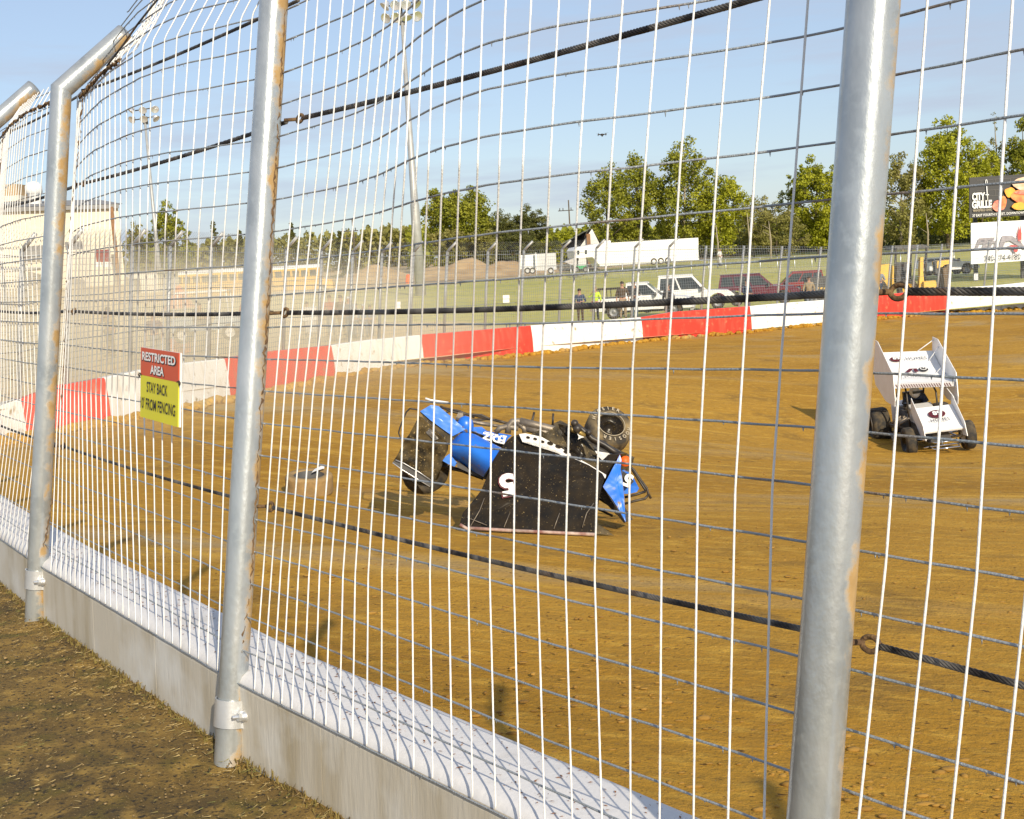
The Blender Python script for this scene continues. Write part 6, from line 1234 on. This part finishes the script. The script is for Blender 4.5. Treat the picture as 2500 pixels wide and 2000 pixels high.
# body: nose and cockpit sides
b = MB(); b.hexa([(-.26, 1.35, .28), (.26, 1.35, .28), (.34, -.9, .22), (-.34, -.9, .22)], [(-.16, 1.40, .50), (.16, 1.40, .50), (.32, -.9, .86), (-.32, -.9, .86)]); LM(b, 'body', 'darkgrey')
b = MB(); b.hexa([(-.24, .9, .58), (.24, .9, .58), (.30, -.1, .60), (-.30, -.1, .60)], [(-.20, .9, .64), (.20, .9, .64), (.27, -.1, .98), (-.27, -.1, .98)]); LM(b, 'hood', 'palegrey')
b = MB()
for sx in (-1, 1): b.tube([(sx*.34, .2, .5), (sx*.34, .15, 1.25), (sx*.30, -.1, 1.52), (sx*.30, -.55, 1.52), (sx*.33, -.9, .9)], .022, 8); b.tube([(sx*.34, .2, .9), (sx*.33, -.9, .9)], .02, 8); b.tube([(sx*.3, .2, .6), (sx*.2, 1.3, .5)], .02, 8)
b.tube([(-.30, -.1, 1.52), (.30, -.1, 1.52)], .022, 8); b.tube([(-.30, -.55, 1.52), (.30, -.55, 1.52)], .022, 8); LM(b, 'roll_cage', 'darktube')
b = MB(); b.box((0, -.55, .85), (.46, .14, .75)); b.box((0, -.35, .62), (.46, .5, .16)); LM(b, 'seat', 'darktube')
b = MB(); b.ball((0, -.38, 1.22), (.13, .15, .15), 12); LM(b, 'helmet', 'white'); b = MB(); b.box((0, -.24, 1.23), (.17, .05, .06)); LM(b, 'visor', 'glass'); b = MB(); b.tube([(-.24, -.38, .95), (-.2, -.42, 1.08), (0, -.42, 1.12), (.2, -.42, 1.08), (.24, -.38, .95)], .09, 8); LM(b, 'driver_shoulders', 'c_navy')
b = MB(); b.box((0, -1.25, .62), (.55, .6, .42)); b.ball((0, -1.5, .66), (.26, .28, .24), 12); LM(b, 'tail_tank', 'white')
b = MB(); [b.tube([(.36, .3-k*.18, .72), (.55, .25-k*.18, .62), (.60, .1-k*.18, .50), (.60, -.5, .46)], .03, 8) for k in range(4)]; LM(b, 'exhaust_headers', 'header')
# front (nose) wing
b = MB(); b.prism([(-.44, 1.62, .58), (.44, 1.62, .58), (.44, .92, 1.03), (-.44, .92, 1.03)], (0, .02, .035)); LM(b, 'nose_wing', 'white')
for sx in (-1, 1): b = MB(); b.prism([(sx*.45, 1.78, .42), (sx*.45, 1.66, .72), (sx*.45, .92, 1.28), (sx*.45, .80, .95), (sx*.45, 1.5, .40)], (sx*-.012, 0, 0)); LM(b, 'nose_wing_board', 'white')
# top wing: tilted centre panel and tall side boards; the whole wing leans to the car's right
def WP(x, y, z):
    a = radians(5); c = np.array([0, -.35, 1.46]); p = np.array([x, y, z]); return np.array([x*cos(a)-z*sin(a), y, x*sin(a)+z*cos(a)])+c
yf, yr, zf, zr_ = .78, -.86, .06, .66
b = MB(); n_ = 14; G = np.zeros((2, n_, 3))
for j in range(n_):
    f = j/(n_-1); y = yf+(yr-yf)*f; z = zf+(zr_-zf)*(f**1.35)-.06*sin(pi*f)
    G[0, j] = WP(-.70, y, z); G[1, j] = WP(.70, y, z)
b.grid(G); b.grid(G[::-1]-np.array([0, 0, .05])); LM(b, 'top_wing', 'white')
b = MB(); b.prism([WP(-.70, yf+.02, zf-.10), WP(.70, yf+.02, zf-.10), WP(.70, yf+.02, zf+.01), WP(-.70, yf+.02, zf+.01)], (0, .03, 0)); LM(b, 'wing_front_edge', 'palegrey')
b = MB()
for j in range(22): x = -.62+j*.058; p = WP(x, yf+.03, zf-.09); q = WP(x+.05, yf+.03, zf-.01); b.prism([p, p+np.array([.02, .002, 0]), q+np.array([.02, .002, 0]), q], (0, .004, 0))
LM(b, 'edge_stripes', 'maroonlet')
for sx, m in ((-1, 'white'), (1, 'white')):
    b = MB(); P = [(sx*.71, yf+.18, -.44), (sx*.71, yf+.20, -.25), (sx*.71, yf+.05, .28), (sx*.71, yr+.35, .96), (sx*.71, yr-.05, .99), (sx*.71, yr-.10, .30), (sx*.71, yr+.15, -.10), (sx*.71, .2, -.40)]; b.prism([WP(*p) for p in P], (sx*-.015, 0, 0)); LM(b, 'side_board', m)
b = MB(); P = [(.718, yf+.10, -.34), (.718, yf+.0, .20), (.718, yr+.35, .82), (.718, yr+.05, .85), (.718, yr+.0, .30), (.718, yr+.25, -.02), (.718, .2, -.32)]; b.prism([WP(*p) for p in P], (.004, 0, 0)); LM(b, 'board_graphic', 'maroonlet')
b = MB()
for l_ in (((-.70, -.75, .62), (-.40, -.9, .3)), ((.5, yf-.1, -.02), (.70, yf+.1, -.35)), ((-.5, yf-.1, -.02), (-.70, yf+.1, -.35)), ((-.71, -.4, .80), (-.45, -.5, .38)), ((-.71, .1, .45), (-.45, .05, .15)), ((-.71, -.8, .93), (-.25, -.85, .6))): b.tube([WP(*l_[0]), WP(*l_[1])], .012, 5)
LM(b, 'wing_braces', 'white')
b = MB(); [b.tube([WP(sx*.3, y, z), (sx*.3, y-.35, 1.5)], .02, 6) for sx in (-1, 1) for y, z in ((.3, .1), (-.4, .3))]; LM(b, 'wing_posts', 'chrome')
# wing graphics (seen from the front: words run from the car's right to its left)
f = .62; y0_ = yf+(yr-yf)*f; nx = -(WP(1, 0, 0)-WP(0, 0, 0)); ny = WP(0, yr, zr_+.03)-WP(0, yf, zf-.05); ny /= np.linalg.norm(ny)
def wpos(x, f, up=.05): return WP(-x, yf+(yr-yf)*f, zf+(zr_-zf)*f**1.35-.06*sin(pi*f)+up)
def wdir(x, f): d = wpos(x, f+.08)-wpos(x, f-.08); return d/np.linalg.norm(d)
def oval(c, rx, ry, nm, m, xd=nx, yd=ny):
    b = MB(); nd_ = np.cross(xd, yd); b.prism([c+xd*rx*cos(a)+yd*ry*sin(a) for a in np.linspace(0, 2*pi, 24)[:-1]], nd_*.006); LM(b, nm, m)
oval(wpos(-.27, .80), .15, .10, 'number_oval', 'maroonlet', nx, wdir(0, .8)); text_mesh('lettering', '89', wpos(-.27, .80, .065), nx, wdir(0, .8), .17, .11, M['whitelet'], sc, bold=.03, lift=.006, local=True)
text_mesh('lettering', 'HOMES', wpos(.20, .79, .06), nx, wdir(0, .79), .50, .12, M['blacklet'], sc, bold=-.005, lift=.006, local=True)
b = MB()
for xa, xb, sl in ((-.22, -.12, .13), (.0, .09, 0)): 
    p0 = wpos(xa, .44, .05); b.prism([p0, p0+nx*(xb-xa), p0+nx*(xb-xa+sl)+ny*.17, p0+nx*sl+ny*.17], (0, -.003, -.004))
LM(b, 'wing_letter_bars', 'maroonlet')
oval(wpos(.24, .52), .11, .10, 'eye_mark', 'blacklet', nx, wdir(0, .52)); oval(wpos(.24, .52, .065), .08, .065, 'eye_mark', 'white', nx, wdir(0, .52)); oval(wpos(.24, .52, .075), .05, .05, 'eye_mark', 'blacklet', nx, wdir(0, .52)); oval(wpos(.24, .52, .085), .02, .02, 'eye_mark', 'white', nx, wdir(0, .52))
text_mesh('lettering', 'Racing', wpos(-.02, .26, .05), nx, wdir(0, .26), .6, .10, M['blacklet'], sc, bold=.0, lift=.006, local=True)
na_ = np.array([0, .70, -.45]); na_ /= np.linalg.norm(na_); nyn = -na_; nxn = np.array([-1., 0, 0])
oval(np.array([0.0, 1.20, .90]), .19, .13, 'number_oval', 'maroonlet', nxn, nyn); text_mesh('lettering', '89', (0.0, 1.20, .915), nxn, nyn, .19, .14, M['whitelet'], sc, bold=.03, lift=.006, local=True)
text_mesh('lettering', 'HOMES', (0.0, 1.40, .79), nxn, nyn, .42, .10, M['blacklet'], sc, bold=.0, lift=.006, local=True)
# right side nerf bar and wheel guard
b = MB(); b.tube([(.42, .6, .3), (.70, .5, .36), (.72, -.3, .36), (.45, -.45, .3)], .02, 6); b.tube([(.42, .6, .5), (.68, .45, .58), (.70, -.25, .55), (.45, -.45, .45)], .018, 6); b.tube([(.70, .4, .36), (.66, .1, .58)], .014, 6); b.tube([(-.42, .6, .3), (-.62, .5, .34), (-.62, -.3, .34), (-.45, -.45, .3)], .02, 6); LM(b, 'nerf_bar', 'darktube')
b = MB(); b.tube([(.98+.05, -1.0+.46*cos(a), .44+.46*sin(a)) for a in np.linspace(-.3, pi*.9, 12)], .018, 6); b.tube([(1.02, -.8, .86), (.6, -.7, .8)], .014, 6); LM(b, 'wheel_guard', 'darktube')

# ================================================================== loose things on the ground
b = MB()
for _ in range(2600):      # clods, mostly near the wreck and toward the right
    u = rng.uniform(560, 2600); v = 880+ (rng.random()**.7)*1150; p = on_track(u, min(v, 2060)) if rng.random() < 1.1 else None
    if p is None or p[1] > 55: continue
    r = abs(rng.normal(0, .007))+.004; r = min(r, .03)*(1.5 if rng.random() < .04 else 1); b.ball((p[0], p[1], p[2]+r*.1), (r*rng.uniform(.8, 2.8), r*rng.uniform(.7, 1.4), r*rng.uniform(.3, .7)), 6)
tag(b.build('dirt_clods', mat('clod_clay', (.20, .105, .018), (.36, .20, .035), scale=2, rough=.95)), 'small clods of clay scattered over the track', 'dirt clods', kind='stuff')
b = MB()
def gp(s, k): p, n_ = eat(s); return p-n_*k
smax = s_of(PD2)
for _ in range(3200):      # straw and dry grass on the near ground
    s_ = rng.uniform(s_of(PC)-.2, smax); k = .03+abs(rng.normal(0, .9))**1.0 if rng.random() < .7 else .02+abs(rng.normal(0, .10)); p = gp(s_, k-.03); a = rng.normal(.2, 1.1); L_ = rng.uniform(.006, .035)*(2.2 if rng.random() < .06 else 1); d = np.array([cos(a), sin(a), rng.uniform(-.02, .16)]); w_ = rng.uniform(.0004, .0011)
    c0 = p+np.array([0, 0, .012]); c1 = c0+d*L_; n_ = np.array([-d[1], d[0], 0])*w_; b.add([c0-n_, c0+n_, c1+n_*.4+np.array([0, 0, .002]), c1-n_*.4], [(0, 1, 2, 3)])
tag(b.build('straw', mat('dry_straw', (.50, .38, .17), (.30, .22, .09), scale=9, rough=.9, c3=(.16, .16, .04), s3=14, lo3=.5, hi3=.6)), 'dry straw and dead grass lying on the mossy ground', 'straw', kind='stuff')
b = MB()
for _ in range(5200):
    s_ = rng.uniform(s_of(PC)-.2, smax); k = abs(rng.normal(0, 1.1)); p = gp(s_, k-.02); r = rng.uniform(.0012, .005)*(1.8 if rng.random() < .05 else 1); b.ball((p[0], p[1], .008+r*.2), (r*rng.uniform(.8, 1.5), r, r*.6), 4)
tag(b.build('gravel', mat('grit', (.34, .23, .10), (.13, .09, .035), scale=6, rough=.9)), 'fine grit scattered over the mossy ground', 'gravel', kind='stuff')
b = MB()
for _ in range(3000):      # moss and weeds hugging the wall foot
    s_ = rng.uniform(s_of(PC)-.2, smax+1); k = .002+abs(rng.normal(0, .02)); p = gp(s_, k-.028); a = rng.uniform(0, 2*pi); L_ = rng.uniform(.006, .024); d = np.array([cos(a)*.5, sin(a)*.5, 1.0]); c0 = p+np.array([0, 0, .0]); c1 = c0+d*L_; n_ = np.array([-sin(a), cos(a), 0])*.0028; b.add([c0-n_, c0+n_, c1+n_*.5, c1-n_*.5], [(0, 1, 2, 3)])
tag(b.build('moss', mat('wall_foot_moss', (.15, .115, .025), (.20, .15, .045), scale=9, rough=.95, c3=(.10, .065, .025), s3=20, lo3=.5, hi3=.6)), 'moss and short weeds along the foot of the concrete wall', 'moss', kind='stuff')
b = MB()
for _ in range(1500):      # reddish seed husks on the white cap
    s_ = rng.uniform(s_of(PC)-.3, s_of(PD2)); p, n_ = eat(s_); k = .08+.22*rng.random(); q = p+n_*k+np.array([0, 0, H+.0055]); a = rng.uniform(0, 2*pi); L_ = rng.uniform(.002, .009); d = np.array([cos(a), sin(a), 0])*L_; e = np.array([-sin(a), cos(a), 0])*L_*.35; b.add([q-d, q-e, q+d, q+e+np.array([0, 0, .001])], [(0, 1, 2, 3)])
tag(b.build('seed_husks', mat('seed_husk', (.30, .13, .05), (.20, .10, .05), rough=.9)), 'reddish brown seed husks scattered on the whitewashed wall top', 'husks', kind='stuff')

# ================================================================== airborne dust drifting from the left over the track
dm = bpy.data.materials.new('dust'); dm.use_nodes = True; dn = dm.node_tree.nodes; dl = dm.node_tree.links; dn.remove(dn['Principled BSDF']); pv = dn.new('ShaderNodeVolumePrincipled')
pv.inputs['Color'].default_value = (1.0, .88, .64, 1); pv.inputs['Anisotropy'].default_value = -.25; dl.new(pv.outputs[0], dn['Material Output'].inputs['Volume'])
gt = dn.new('ShaderNodeTexCoord'); vm = dn.new('ShaderNodeVectorMath'); vm.operation = 'MULTIPLY_ADD'; vm.inputs[1].default_value = (2, 2, 2); vm.inputs[2].default_value = (-1, -1, -1); dl.new(gt.outputs['Generated'], vm.inputs[0])
le = dn.new('ShaderNodeVectorMath'); le.operation = 'LENGTH'; dl.new(vm.outputs[0], le.inputs[0]); mr = dn.new('ShaderNodeMapRange'); mr.interpolation_type = 'SMOOTHSTEP'; mr.inputs[1].default_value = 1.0; mr.inputs[2].default_value = .15; mr.inputs[3].default_value = 0; mr.inputs[4].default_value = .085; dl.new(le.outputs['Value'], mr.inputs[0]); dl.new(mr.outputs[0], pv.inputs['Density'])
b = MB(); b.ball((-15, 46, -1.2), (17, 36, 4.6), 32)
du = b.build('dust_cloud', dm); tag(du, 'thin tan dust hanging over the left part of the track and fence', 'dust', kind='stuff')
